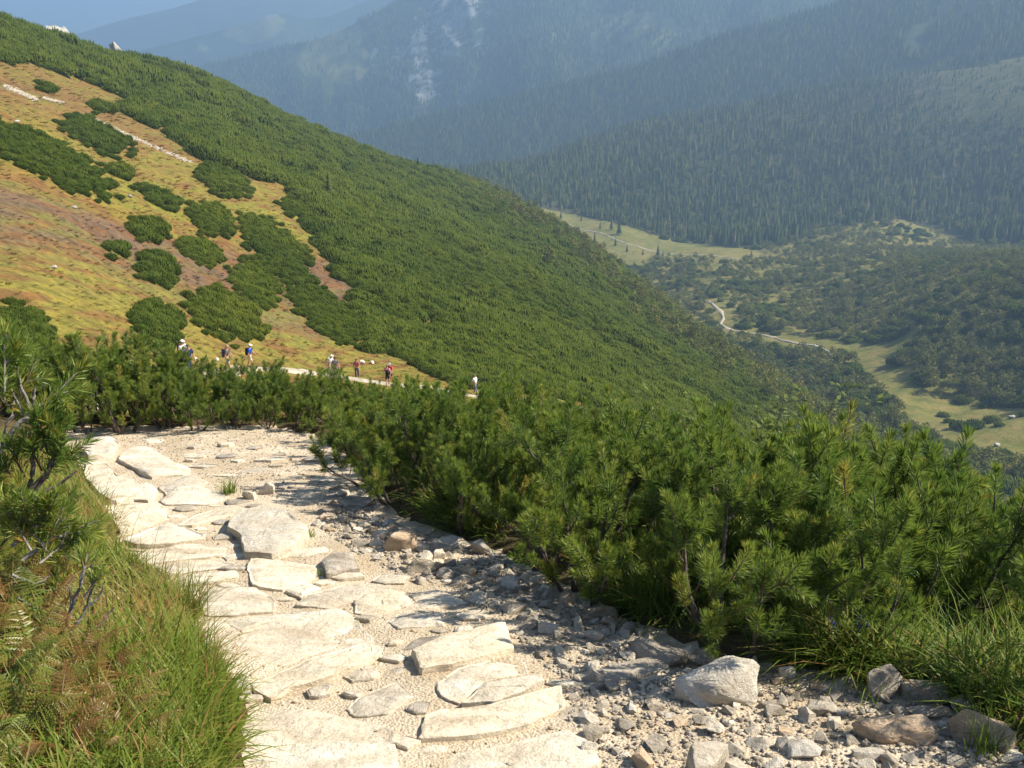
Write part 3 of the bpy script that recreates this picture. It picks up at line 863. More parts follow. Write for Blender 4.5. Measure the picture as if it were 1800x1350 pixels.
BOULDERS = [  # px centre of footprint, width px, size ratios (w, d, h), rz, tilt, material, label
 ((1268, 1222), 165, (1, .72, .70), 10, (-.2, .10), 'white_stone', 'big pale angular boulder with flat top at the foot of the pines', 101),
 ((1235, 1372), 125, (1, .8, .95), 30, (0, 0), 'grey_stone', 'grey pointed boulder streaked white, rising from the pale gravel'),
 ((1580, 1300), 175, (1, .62, .34), -8, (-.28, .02), 'tan_stone', 'flat smooth tan slab lying tilted in the stones under the pine'),
 ((1165, 1158), 125, (1, .55, .55), -35, (-.35, 0), 'grey_stone', 'dark grey wedge-shaped boulder in shade at the gravel bank edge'),
 ((1545, 1226), 74, (1, .7, 1.1), 15, (0, .15), 'grey_stone', 'upright grey pointed stone standing against the grass tuft'),
 ((1612, 1230), 92, (1, .7, .62), -20, (.1, -.1), 'grey_stone', 'grey layered stone wedged between upright stone and grass'),
 ((1728, 1312), 105, (1, .8, .7), -30, (-.1, .2), 'tan_stone', 'brown rough boulder beside the trailing grass under the pine stem'),
 ((710, 968), 66, (1, .85, .85), 20, (0, .1), 'tan_stone', 'pale cube-like boulder at the head of the stone heap'),
 ((742, 1000), 112, (1, .5, .42), 25, (-.2, .1), 'grey_stone', 'ribbed grey slab leaning on the pale cube-like boulder'),
 ((792, 956), 62, (1, .6, .45), 8, (-.1, 0), 'white_stone', 'flat pale stone in the row along the grass verge'),
 ((846, 968), 46, (.8, .5, 1.15), -25, (.1, .5), 'grey_stone', 'slanting upright grey stone pressed into the pine needles'),
 ((978, 1046), 62, (1, .85, .8), 25, (.1, .1), 'grey_stone', 'blocky shaded grey boulder below the low pine boughs'),
 ((920, 1035), 60, (1, .6, .5), 30, (-.2, .1), 'grey_stone', 'shaded grey slanted slab in the middle of the stone heap'),
 ((1036, 1318), 46, (1, .85, .9), 40, (0, 0), 'white_stone', 'bright white angular stone alone on the sandy slab'),
 ((1410, 1330), 66, (1, .8, .62), -10, (0, 0), 'white_stone', 'rounded white stone in the pale gravel before the tan slab'),
 ((1525, 1334), 72, (1, .5, .4), 0, (0, 0), 'white_stone', 'long low white stone lying along the tan slab foot'),
 ((1355, 1236), 78, (1, .6, .32), 8, (-.1, -.12), 'grey_stone', 'flat grey-topped stone beside the big pale boulder'),
 ((1380, 1194), 44, (1, .7, .7), 0, (0, -.2), 'white_stone', 'small white wedge stone between big boulder and grass'),
 ((1475, 1212), 70, (1, .5, .4), 15, (0, -.1), 'grey_stone', 'long dark grey stone lying along the grass edge under gentians'),
 ((1062, 1076), 58, (1, .7, .5), -10, (0, .1), 'tan_stone', 'half-sunlit tan stone capping the bank beside the grass'),
 ((1100, 1106), 52, (1, .75, .6), 20, (.1, 0), 'grey_stone', 'pale-edged grey stone next to the dark wedge boulder'),
 ((812, 1022), 44, (1, .7, .6), 50, (.2, 0), 'grey_stone', 'dark rounded stone at the sunny edge of the stone heap'),
 ((1690, 1250), 60, (1, .8, .75), 10, (0, 0), 'white_stone', 'pale lumpy stone tucked into the grass behind the brown boulder'),
 ((1640, 1262), 96, (1, .5, .36), -6, (-.2, 0), 'grey_stone', 'flat grey stone half covering the back of the tan slab'),
 ((1440, 1250), 60, (1, .7, .5), -15, (-.1, .1), 'grey_stone', 'rough pale-grey stone between flat-topped stone and upright stone'),
 ((598, 862), 40, (1, .7, .5), 10, (0, 0), 'grey_stone', 'dark shaded stone at the last pine bough by the sandy bend'),
 ((475, 872), 40, (1, .7, .7), 10, (0, .1), 'white_stone', 'white rounded stone on the sand beside the little grass tuft'),
 ((440, 878), 36, (1, .8, .8), -20, (0, .1), 'slab_stone', 'cream block right behind the little grass tuft'),
]
for i, b in enumerate(BOULDERS):
    (px, py), wpx, (a, d, h), rz, tl, mt, lab = b[:7]
    X, Y, Z = (float(q[0]) for q in ng(px, py))
    dist = math.sqrt(X * X + Y * Y + (Z - EYE) ** 2)
    w = wpx * dist / FPX * 0.56
    me = hull_stone(500 + i * 7, 13 + i % 4, h * 0.95, 3, 0.16)
    for k, v in enumerate(me.vertices):
        v.co.x *= a; v.co.y *= d
    o = link('rock', me, M[mt], None, (X, Y, float(NH(X, Y)) + w * h * 0.26), (tl[0], tl[1], R(rz)), w)
    tag(o, lab, 'rock')

# loose rubble: biggest 300 as parts of the trail, the rest as one sheet of gravel
stone_lib = [hull_stone(900 + i, 14 + (i % 5), 0.42 + 0.09 * (i % 5)) for i in range(14)]
RUB = [(560, 885), (600, 860), (640, 850), (700, 925), (860, 965), (1030, 1062), (1200, 1140), (1400, 1185), (1640, 1235), (1800, 1335), (1800, 1420), (1070, 1420), (1060, 1330), (1000, 1262), (1000, 1200), (920, 1150), (905, 1092), (825, 1062), (800, 1035), (700, 1012), (610, 965), (560, 930)]
DARK = [(640, 850), (700, 925), (860, 955), (1030, 1062), (1220, 1140), (1180, 1170), (1040, 1150), (930, 1110), (840, 1050), (740, 1010), (680, 960), (560, 900)]
RW = world_poly(RUB); DW = world_poly(DARK)
r2 = np.random.default_rng(17)
pts = sample_poly(RW, 900, r2)
ind = in_poly(pts[:, 0], pts[:, 1], DW)
sizes = 0.014 + 0.062 * r2.beta(0.9, 3.4, len(pts)) + np.where(ind, 0.012, 0)
# poisson-like thinning so that stones do not sit inside each other
order = np.argsort(-sizes); keep = []
for i in order:
    if all((pts[i, 0] - pts[j, 0]) ** 2 + (pts[i, 1] - pts[j, 1]) ** 2 > ((sizes[i] + sizes[j]) * 0.72) ** 2 for j in keep):
        keep.append(i)
keep = keep[:296]
for i in keep:
    s = float(sizes[i]); x, y = map(float, pts[i])
    me = stone_lib[int(r2.integers(len(stone_lib)))]
    if not me.materials: me.materials.append(M['grey_stone'])
    o = link('stone', me, None, trail, (x, y, float(NH(x, y)) + s * 0.20), (float(r2.uniform(-.45, .45)), float(r2.uniform(-.45, .45)), float(r2.uniform(0, 6.28))), s)
    if r2.random() < 0.36:
        o.material_slots[0].link = 'OBJECT'; o.material_slots[0].material = M['white_stone' if r2.random() < .75 else 'tan_stone']

def gravel(name, P, S, mat, seed):
    r = np.random.default_rng(seed)
    Vs, Fs, off = [], [], 0
    lib = []
    for k in range(8):
        me = hull_stone(2000 + k, 10, 0.62)
        v = np.array([q.co for q in me.vertices]); f = []
        for p in me.polygons:
            ids = list(p.vertices)
            for a in range(1, len(ids) - 1): f.append((ids[0], ids[a], ids[a + 1]))
        lib.append((v, np.array(f))); bpy.data.meshes.remove(me)
    Z = NH(P[:, 0], P[:, 1])
    for (x, y), s, z in zip(P, S, Z):
        v, f = lib[int(r.integers(8))]
        a = r.uniform(0, 6.28); c, sn = math.cos(a), math.sin(a)
        q = v * s * r.uniform(.8, 1.2, 3)
        q = np.stack([q[:, 0] * c - q[:, 1] * sn, q[:, 0] * sn + q[:, 1] * c, q[:, 2]], 1)
        q += (x, y, z + s * 0.25)
        Vs.append(q); Fs.append(f + off); off += len(v)
    return link(name, mesh_np(name, np.vstack(Vs), np.vstack(Fs)), mat, trail)
P = sample_poly(RW, 4200, r2); S = 0.006 + 0.018 * r2.beta(1.0, 2.6, len(P))
a = gravel('gravel', P, S, M['grey_stone'], 1); a['kind'] = 'stuff'
ALLT = list(zip(xr(np.linspace(2.0, 8.1, 30)), np.linspace(2.0, 8.1, 30))) + list(zip(xl(np.linspace(8.1, 2.0, 30)), np.linspace(8.1, 2.0, 30)))
P = sample_poly(ALLT, 6500, r2); S = 0.003 + 0.016 * r2.beta(0.8, 4.5, len(P))
BEND = world_poly([(120, 775), (330, 752), (520, 760), (600, 800), (620, 850), (520, 900), (380, 850), (300, 815), (200, 770)])
PB = sample_poly(BEND, 2400, r2); gb = gravel('gravel', PB, 0.004 + 0.02 * r2.beta(.8, 4.5, len(PB)), M['grey_stone'], 8); gb['kind'] = 'stuff'
cl = vn(P[:, 0] * 2.2, P[:, 1] * 2.2, 77)
sel = cl + r2.uniform(-.25, .25, len(P)) > 0.30
a = gravel('gravel', P[sel], S[sel], M['tan_stone'], 2); a['kind'] = 'stuff'
S3 = sample_poly(RW, 2600, r2); a = gravel('gravel', S3, 0.004 + 0.011 * r2.beta(1, 2, len(S3)), M['white_stone'], 3); a['kind'] = 'stuff'
# ------------------------------------------------------------------ near dwarf pines
def make_plant_materials():
    m, nt, out = new_mat('pine_needles')
    v = attr(nt, 'v')
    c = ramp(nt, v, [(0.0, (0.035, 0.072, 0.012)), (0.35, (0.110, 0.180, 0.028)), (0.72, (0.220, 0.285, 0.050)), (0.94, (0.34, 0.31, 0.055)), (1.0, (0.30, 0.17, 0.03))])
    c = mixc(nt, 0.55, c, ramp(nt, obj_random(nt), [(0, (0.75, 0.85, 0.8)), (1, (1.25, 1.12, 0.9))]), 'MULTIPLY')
    leafy(nt, out, c, 0.42, 0.02, 0.5)
    M['pine_needles'] = m
    m, nt, out = new_mat('pine_bark')
    p = position(nt)
    n1 = noise(nt, 35, 5, 0.7, p)
    c = ramp(nt, n1, [(0.3, (0.045, 0.034, 0.026)), (0.55, (0.12, 0.095, 0.075)), (0.75, (0.20, 0.165, 0.135))])
    principled(nt, out, c, 0.9, 0.15, bump=n1, bump_s=0.8, bump_d=0.006)
    M['pine_bark'] = m
    m, nt, out = new_mat('dead_wood')
    n1 = noise(nt, 40, 5, 0.7, position(nt))
    c = ramp(nt, n1, [(0.3, (0.11, 0.095, 0.08)), (0.55, (0.23, 0.205, 0.175)), (0.75, (0.36, 0.33, 0.29))])
    principled(nt, out, c, 0.9, 0.15, bump=n1, bump_s=0.8, bump_d=0.006)
    M['dead_wood'] = m
    m, nt, out = new_mat('hill_pine')
    p = position(nt)
    n1 = noise(nt, 0.035, 4, 0.6, p); n2 = noise(nt, 1.1, 4, 0.7, p)
    c = ramp(nt, n2, [(0.25, (0.016, 0.031, 0.007)), (0.5, (0.054, 0.080, 0.014)), (0.75, (0.110, 0.130, 0.026))])
    c = mixc(nt, ramp(nt, n1, [(0.35, (0, 0, 0)), (0.7, (1, 1, 1))]), c, mixc(nt, 1.0, c, (1.5, 1.35, 1.1), 'MULTIPLY'))
    c = mixc(nt, 0.6, c, ramp(nt, obj_random(nt), [(0, (0.70, 0.78, 0.7)), (0.6, (1.0, 1.0, 1.0)), (1, (1.35, 1.2, 1.0))]), 'MULTIPLY')
    leafy(nt, out, c, 0.20, 0.0)
    M['hill_pine'] = m
    m, nt, out = new_mat('spruce_green')
    c = ramp(nt, obj_random(nt), [(0, (0.026, 0.044, 0.014)), (0.45, (0.058, 0.084, 0.022)), (0.8, (0.105, 0.122, 0.034)), (0.96, (0.15, 0.155, 0.045)), (0.985, (0.16, 0.14, 0.09)), (1, (0.18, 0.15, 0.11))])
    leafy(nt, out, c, 0.25, 0.0)
    M['spruce_green'] = m
    m, nt, out = new_mat('broadleaf')
    n2 = noise(nt, 0.4, 3, 0.6, position(nt))
    c = ramp(nt, n2, [(0.3, (0.105, 0.125, 0.034)), (0.7, (0.21, 0.20, 0.06))])
    c = mixc(nt, 0.7, c, ramp(nt, obj_random(nt), [(0, (0.6, 0.7, 0.6)), (0.6, (1, 1, 1)), (1, (1.4, 1.25, 1.1))]), 'MULTIPLY')
    leafy(nt, out, c, 0.32, 0.0)
    M['broadleaf'] = m
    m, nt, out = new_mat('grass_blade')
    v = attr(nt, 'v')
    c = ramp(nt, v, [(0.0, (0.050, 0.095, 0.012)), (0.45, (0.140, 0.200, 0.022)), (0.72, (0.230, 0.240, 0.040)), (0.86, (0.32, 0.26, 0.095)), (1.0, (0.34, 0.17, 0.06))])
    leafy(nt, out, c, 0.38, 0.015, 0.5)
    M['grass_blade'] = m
    m, nt, out = new_mat('fern_frond')
    v = attr(nt, 'v')
    c = ramp(nt, v, [(0.0, (0.07, 0.12, 0.018)), (0.4, (0.17, 0.20, 0.025)), (0.65, (0.22, 0.16, 0.03)), (1.0, (0.21, 0.095, 0.030))])
    leafy(nt, out, c, 0.35, 0.03)
    M['fern_frond'] = m
    plain('petal_blue', (0.20, 0.19, 0.60), 0.5, 0.2, 80)
    plain('cone_brown', (0.18, 0.075, 0.04), 0.8, 0.3, 120)
make_plant_materials()

def unit(v):
    v = np.asarray(v, float)
    return v / max(np.linalg.norm(v), 1e-9)

def tubes(segs, sides=5):
    """segs: list of polylines [(p, r), ...] -> V, F"""
    Vs, Fs, off = [], [], 0
    for pl in segs:
        P = np.array([p for p, r in pl]); Rr = np.array([r for p, r in pl])
        n = len(P)
        T = np.gradient(P, axis=0); T /= np.linalg.norm(T, axis=1)[:, None] + 1e-9
        ref = np.array([0.31, 0.17, 0.93])
        A = np.cross(T, ref); A /= np.linalg.norm(A, axis=1)[:, None] + 1e-9
        B = np.cross(T, A)
        th = np.linspace(0, 2 * math.pi, sides, endpoint=False)
        ring = P[:, None] + (A[:, None] * np.cos(th)[None, :, None] + B[:, None] * np.sin(th)[None, :, None]) * Rr[:, None, None]
        Vs.append(ring.reshape(-1, 3))
        i = np.arange(n - 1)[:, None] * sides + np.arange(sides)[None]
        j = np.arange(n - 1)[:, None] * sides + (np.arange(sides)[None] + 1) % sides
        Fs.append(np.stack([i, j, j + sides, i + sides], 2).reshape(-1, 4) + off)
        off += n * sides
    return np.vstack(Vs), np.vstack(Fs)

def needles(shoots, K, r, nl=0.062, nw=0.0044):
    P = np.array([s[0] for s in shoots]); D = np.array([unit(s[1]) for s in shoots]); L = np.array([s[2] for s in shoots]); old = np.array([s[3] for s in shoots])
    S = len(P)
    kk = np.maximum((K * np.clip(L / 0.13, 0.4, 1.6)).astype(int), 20)
    I = np.repeat(np.arange(S), kk)
    n = len(I)
    t = r.uniform(0.0, 1, n) ** 0.85
    t = np.where(r.random(n) < .18, 1 - 0.05 * r.random(n), t)
    d = D[I]
    rnd = r.normal(size=(n, 3)); rad = rnd - (rnd * d).sum(1)[:, None] * d; rad /= np.linalg.norm(rad, axis=1)[:, None] + 1e-9
    ang = R(58) - R(34) * t ** 2.5 + r.normal(0, R(8), n)
    nd = d * np.cos(ang)[:, None] + rad * np.sin(ang)[:, None]
    nd[:, 2] += 0.06; nd /= np.linalg.norm(nd, axis=1)[:, None]
    base = P[I] + d * (L[I] * t)[:, None]
    ln = nl * r.uniform(0.75, 1.15, n)
    w = np.cross(nd, r.normal(size=(n, 3))); w /= np.linalg.norm(w, axis=1)[:, None] + 1e-9
    w *= nw * 0.5 * r.uniform(0.8, 1.2, n)[:, None]
    b0 = base
    mid = base + nd * (ln * 0.55)[:, None]
    tip = base + nd * ln[:, None]; 
    V = np.stack([b0 - w * 0.5, mid - w, tip, mid + w], 1).reshape(-1, 3)
    F = np.arange(n * 4).reshape(n, 4)
    shootv = r.uniform(0, 1, S)
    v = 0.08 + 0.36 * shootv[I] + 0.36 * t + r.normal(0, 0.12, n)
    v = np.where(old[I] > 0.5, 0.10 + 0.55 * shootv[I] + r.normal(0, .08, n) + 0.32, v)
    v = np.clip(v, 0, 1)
    return V, F, np.repeat(v, 4)

def grow_pine(seed, height=1.0, stems=5):
    r = np.random.default_rng(seed)
    wood, shoots = [], []
    UP = np.array([0, 0, 1.0])
    def brush(p, d, rad, L, old=0.0):
        shoots.append((p, d, L, old)); wood.append([(p, rad), (p + d * L * .5, rad * .8), (p + d * L * .95, rad * 0.5)])
    def branch(p, d, L, rad, lev):
        n = 4 if lev else 8
        step = L / n
        pl = [(p.copy(), rad)]
        for i in range(n):
            d = unit(d + UP * (0.14 if lev == 0 else 0.24) + r.normal(0, 0.15 if lev == 0 else .12, 3))
            p = p + d * step
            rr = rad * (1 - 0.68 * (i + 1) / n)
            pl.append((p.copy(), rr))
            if lev == 0 and i >= 1 and r.random() < .88:
                a = r.uniform(0, 6.28)
                q = unit(d * 0.45 + np.array([math.cos(a), math.sin(a), 0.10]) * 0.9)
                branch(p.copy(), q, height * r.uniform(0.16, 0.34) * (1 - .05 * i), rr * 0.6, 1)
            if lev == 1 and i == 2 and r.random() < .45:
                q = unit(d * 0.5 + r.normal(0, 0.5, 3) + UP * .4)
                brush(p, q, .0035, r.uniform(0.10, 0.17))
        wood.append(pl)
        q = unit(d + UP * .5)
        dead = 1.0 if (lev == 1 and r.random() < .24) else 0.0
        brush(p, q, .0045, r.uniform(0.17, 0.28) if lev == 0 else r.uniform(.13, .22), dead)
        for _ in range(3 if lev == 0 else int(r.integers(1, 3))):
            q2 = unit(q * .75 + r.normal(0, 0.5, 3) + UP * .15)
            brush(p, q2, .0035, r.uniform(0.10, 0.17), 0.0)
    for k in range(stems):
        a = 2 * math.pi * (k + r.uniform(-.3, .3)) / stems
        lean = r.uniform(0.35, 1.15)
        d = unit([math.cos(a) * lean, math.sin(a) * lean, 0.8])
        branch(np.array([math.cos(a) * 0.06, math.sin(a) * 0.06, -0.06]), d, height * r.uniform(0.8, 1.05), r.uniform(0.015, 0.026), 0)
    Vn, Fn, v = needles(shoots, 120, r)
    Vw, Fw = tubes(wood, 5)
    top = np.percentile(Vn[:, 2], 99.2)
    return mesh_np('needles', Vn, Fn, False, {'v': v}), mesh_np('branches', Vw, Fw, True), float(top), len(Fn)

PINES = []
for k in range(9):
    nm, wm, top, cnt = grow_pine(40 + k, 0.78, 4 + k % 3)
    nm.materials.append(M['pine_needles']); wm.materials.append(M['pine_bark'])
    PINES.append((nm, wm, top))
print('needles per pine', cnt)

def place_pine(x, y, h, label, group, variant, rz, lean=(0, 0), z=None):
    nm, wm, top = PINES[variant % len(PINES)]
    s = h / top
    o = empty('dwarf_pine', (x, y, (float(NH(x, y)) if z is None else z) - 0.01), rz, s)
    o.rotation_euler = (lean[0], lean[1], rz)
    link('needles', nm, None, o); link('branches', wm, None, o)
    tag(o, label, 'pine shrub', group)
    return o

# tops of the hedge along the trail, as seen in the photo
PROF = np.array([(-100, 530), (60, 610), (130, 586), (200, 576), (300, 618), (420, 640), (520, 645), (600, 656), (690, 672), (760, 660), (830, 680), (900, 680), (1000, 730), (1120, 724), (1230, 752), (1370, 764), (1500, 794), (1640, 805), (1720, 810), (1800, 835), (2100, 890)], float)
def top_z(x, y):
    z = float(NH(x, y)) + 0.8
    for _ in range(4):
        px, _p = pix(x, y, z)
        py = np.interp(px, PROF[:, 0], PROF[:, 1])
        a, e = az_e(px, py)
        z = EYE + float(e) * math.hypot(x, y)
    return z
rp = np.random.default_rng(5)
k = 0
NEARROCK = [(598, 'the dark shaded stone at the bend'), (710, 'the pale cube-like boulder'), (800, 'the row of flat pale stones'), (846, 'the slanting upright stone'), (978, 'the blocky shaded boulder'), (1062, 'the half-sunlit tan stone'), (1165, 'the dark wedge-shaped boulder'), (1268, 'the big pale angular boulder'), (1400, 'the small white wedge stone'), (1475, 'the blue gentians'), (1545, 'the upright pointed stone'), (1620, 'the grey layered stone'), (1728, 'the brown rough boulder')]
def near_rock(px):
    return min(NEARROCK, key=lambda q: abs(q[0] - px))[1]
GR = 'dwarf pines hedging the outer edge of the trail'
GF = 'dwarf pines closing the trail bend'
rows = [(0.08, 0.50, 0.70), (0.45, 0.56, 0.94), (1.0, 0.6, 1.0), (1.6, 0.66, 1.0), (2.3, .7, 1.0), (3.1, .8, 1.0)]
for off, sp, hf in rows:
    y = 1.2 + rp.uniform(0, .3)
    while y < 7.9:
        x0 = float(xr(y)); sl = float(xr(y + .05) - xr(y - .05)) / .1
        nrm = unit([1.0, -sl, 0])
        x = x0 + nrm[0] * off + rp.uniform(-.12, .12); yy = y + nrm[1] * off + rp.uniform(-.12, .12)
        zt = top_z(x, yy)
        g = float(NH(x, yy))
        h = (zt - g) * rp.uniform(0.86, 1.02) * hf
        px, py = pix(x, yy, g)
        if 0.30 < h < 2.2 and math.hypot(x, yy) > 2.0 and not (off < 0.2 and px > 1500 and False):
            h = min(h, 1.35)
            if px > 1480 and py > 1262: y += sp * .8; continue
            lab = ('trailside dwarf pine rooted right behind ' if off < 0.2 else 'second-row dwarf pine, hidden at its foot, behind ' if off < .7 else 'back-row dwarf pine with only its tips showing, beyond ') + near_rock(px)
            place_pine(x, yy, h, lab, GR if off < 0.2 else GR + ', back rows', k, rp.uniform(0, 6.28), (rp.uniform(-.12, .12), rp.uniform(-.2, .05)))
            k += 1
        y += sp * rp.uniform(.8, 1.2) / math.sqrt(1 + sl * sl)
for off, hf in ((-0.05, .62), (0.25, .85), (0.7, 1.0), (1.3, 1.0)):
    x = -4.6
    while x < -1.0:
        y = Y_END + off + rp.uniform(-.12, .12) - 0.10 * max(0, -2.2 - x)
        zt = top_z(x, y); g = float(NH(x, y))
        h = (zt - g) * rp.uniform(.88, 1.02) * hf
        if 0.3 < h:
            place_pine(x, y, min(h, 1.5), 'low dense dwarf pine behind the sandy bend of the trail' if off < .1 else 'dwarf pine with sunlit tips in the thicket behind the sandy bend', GF if off < .1 else GF + ', back rows', k, rp.uniform(0, 6.28), (rp.uniform(-.1, .1), rp.uniform(-.15, .05)))
            k += 1
        x += rp.uniform(.24, .38) if off < .1 else rp.uniform(.34, .5)
print('near pines', k)
# ------------------------------------------------------------------ scatter helper (for what nobody could count)
def scatter(name, P, scale, sources, seed=0, squash=None):
    me = bpy.data.meshes.new(name)
    P = np.ascontiguousarray(P, np.float32)
    n = len(P)
    me.vertices.add(n); me.vertices.foreach_set('co', P.ravel())
    r = np.random.default_rng(seed)
    for an, av, ty in (('sc', scale, 'FLOAT'), ('rz', r.uniform(0, 6.283, n), 'FLOAT'), ('zs', squash if squash is not None else r.uniform(0.8, 1.2, n), 'FLOAT')):
        a = me.attributes.new(an, ty, 'POINT'); a.data.foreach_set('value', np.asarray(av, np.float32))
    a = me.attributes.new('ix', 'INT', 'POINT'); a.data.foreach_set('value', r.integers(0, len(sources), n).astype(np.int32))
    o = link(name, me)
    ng_ = bpy.data.node_groups.new(name, 'GeometryNodeTree')
    ng_.interface.new_socket('Geometry', in_out='INPUT', socket_type='NodeSocketGeometry')
    ng_.interface.new_socket('Geometry', in_out='OUTPUT', socket_type='NodeSocketGeometry')
    gi = ng_.nodes.new('NodeGroupInput'); go = ng_.nodes.new('NodeGroupOutput')
    iop = ng_.nodes.new('GeometryNodeInstanceOnPoints')
    jn = ng_.nodes.new('GeometryNodeJoinGeometry')
    for s in sources:
        oi = ng_.nodes.new('GeometryNodeObjectInfo'); oi.inputs['Object'].default_value = s; oi.inputs['As Instance'].default_value = True
        oi.transform_space = 'ORIGINAL'
        ng_.links.new(oi.outputs['Geometry'], jn.inputs[0])
    def na(nm, ty='FLOAT'):
        q = ng_.nodes.new('GeometryNodeInputNamedAttribute'); q.data_type = ty; q.inputs['Name'].default_value = nm
        return q.outputs['Attribute']
    cr = ng_.nodes.new('ShaderNodeCombineXYZ'); ng_.links.new(na('rz'), cr.inputs['Z'])
    cs = ng_.nodes.new('ShaderNodeCombineXYZ'); s_ = na('sc')
    ng_.links.new(s_, cs.inputs['X']); ng_.links.new(s_, cs.inputs['Y'])
    mu = ng_.nodes.new('ShaderNodeMath'); mu.operation = 'MULTIPLY'; ng_.links.new(s_, mu.inputs[0]); ng_.links.new(na('zs'), mu.inputs[1])
    ng_.links.new(mu.outputs[0], cs.inputs['Z'])
    ng_.links.new(gi.outputs[0], iop.inputs['Points']); ng_.links.new(jn.outputs[0], iop.inputs['Instance'])
    iop.inputs['Pick Instance'].default_value = True
    ng_.links.new(na('ix', 'INT'), iop.inputs['Instance Index'])
    ng_.links.new(cr.outputs[0], iop.inputs['Rotation']); ng_.links.new(cs.outputs[0], iop.inputs['Scale'])
    ng_.links.new(iop.outputs[0], go.inputs[0])
    md = o.modifiers.new('scatter', 'NODES'); md.node_group = ng_
    o['kind'] = 'stuff'
    return o

# ------------------------------------------------------------------ a shrub of dwarf pine as seen from 40 m and more
def bush_np(seed, n=230, spike=0.30):
    """unit shrub, about 1 m radius: dense upright shoots over a dark core"""
    r = np.random.default_rng(seed)
    g = (1 + 5 ** 0.5) / 2
    i = np.arange(n) + 0.5
    ct = 1 - i / n * 0.98
    ph = 2 * math.pi * i / g
    st = np.sqrt(1 - ct ** 2)
    lump = 1 + 0.32 * fbm(np.cos(ph) * st * 1.7 + seed, np.sin(ph) * st * 1.7, seed, 2) * 2
    D = np.stack([st * np.cos(ph), st * np.sin(ph), ct], 1)
    P = D * (lump * r.uniform(0.72, 1.0, n))[:, None] * np.array([1, 1, 0.62])
    d = D * 0.55 + np.array([0, 0, 0.8]) + r.normal(0, 0.18, (n, 3)); d /= np.linalg.norm(d, axis=1)[:, None]
    L = spike * r.uniform(0.7, 1.35, n); w = spike * 0.27 * r.uniform(0.7, 1.3, n)
    a = np.cross(d, r.normal(size=(n, 3))); a /= np.linalg.norm(a, axis=1)[:, None]
    b = np.cross(d, a)
    V = [P + d * L[:, None]]
    for k in range(3):
        t = 2 * math.pi * k / 3
        V.append(P - d * (L * 0.35)[:, None] * 0 + (a * math.cos(t) + b * math.sin(t)) * w[:, None])
    low = P - d * (L * 0.5)[:, None]
    V.append(low)
    V = np.stack(V, 1).reshape(-1, 3)
    o = np.arange(n)[:, None] * 5
    F = np.vstack([o + np.array([0, 1, 2]), o + np.array([0, 2, 3]), o + np.array([0, 3, 1]), o + np.array([4, 2, 1]), o + np.array([4, 3, 2]), o + np.array([4, 1, 3])])
    # core dome
    m1, m2 = 10, 4
    cv = []
    for q in range(m2):
        el = q / m2 * math.pi / 2
        for k in range(m1):
            t = 2 * math.pi * k / m1
            cv.append((0.74 * math.cos(el) * math.cos(t), 0.74 * math.cos(el) * math.sin(t), -0.12 + 0.58 * math.sin(el)))
    cv.append((0, 0, 0.46)); cv = np.array(cv); off = len(V); cf = []
    for q in range(m2 - 1):
        for k in range(m1):
            a0, b0 = q * m1 + k, q * m1 + (k + 1) % m1
            cf += [(a0, b0, b0 + m1), (a0, b0 + m1, a0 + m1)]
    for k in range(m1):
        cf.append(((m2 - 1) * m1 + k, (m2 - 1) * m1 + (k + 1) % m1, m1 * m2))
    return np.vstack([V, cv]), np.vstack([F, np.array(cf) + off])

BUSH = [bush_np(300 + k, 210, 0.26) for k in range(5)]

# patches of dwarf pine on the open turf: each is one thicket
PATCH = [((80, 275), (150, 36), 27, 'long dense strip of dwarf pine on rust and yellow turf, topmost on the open slope'),
 ((168, 236), (72, 26), 25, 'oval dwarf pine thicket beside the pale scree streak'),
 ((395, 317), (52, 25), 22, 'rounded dwarf pine thicket below the end of the pale scree streak'),
 ((83, 150), (22, 9), 20, 'small low dwarf pine patch in the red turf near the upper scree'),
 ((178, 187), (27, 11), 15, 'small flat dwarf pine patch just above the pale scree streak'),
 ((210, 298), (27, 13), 25, 'little dwarf pine patch between the long strip and the yellow grass'),
 ((280, 345), (52, 17), 25, 'thin trailing dwarf pine patch at the tip of the long strip'),
 ((372, 382), (48, 27), 30, 'two-lobed dwarf pine thicket in yellow grass below the rounded thicket'),
 ((258, 402), (40, 22), 12, 'single round dwarf pine clump on the purple-brown band'),
 ((203, 437), (27, 15), 15, 'small dwarf pine clump left on the purple-brown band'),
 ((275, 470), (40, 30), 20, 'round dark dwarf pine clump at the lower edge of purple-brown band'),
 ((350, 437), (48, 24), 30, 'greyish dwarf pine thicket beside the single round clump'),
 ((448, 495), (55, 40), 42, 'broad dwarf pine thicket narrowing downhill towards the yellow grass tongue'),
 ((275, 568), (50, 44), 20, 'tall dwarf pine thicket directly behind the hikers in white cap'),
 ((400, 555), (84, 42), 25, 'widest dwarf pine thicket above the hikers on the lower trail'),
 ((480, 420), (80, 30), 35, 'dwarf pine thicket joined to the wooded slope above the grass tongue'),
 ((570, 545), (88, 36), 38, 'dark dwarf pine thicket reaching down to the lower trail'),
 ((530, 370), (46, 19), 25, 'low pale dwarf pine patch touching the edge of wooded slope'),
 ((40, 585), (66, 50), 35, 'big dwarf pine thicket behind the bare-branched pine at the trail bend'),
 ((500, 465), (90, 22), 36, 'narrow dwarf pine belt along the upper side of the grass tongue')]
rb = np.random.default_rng(23)
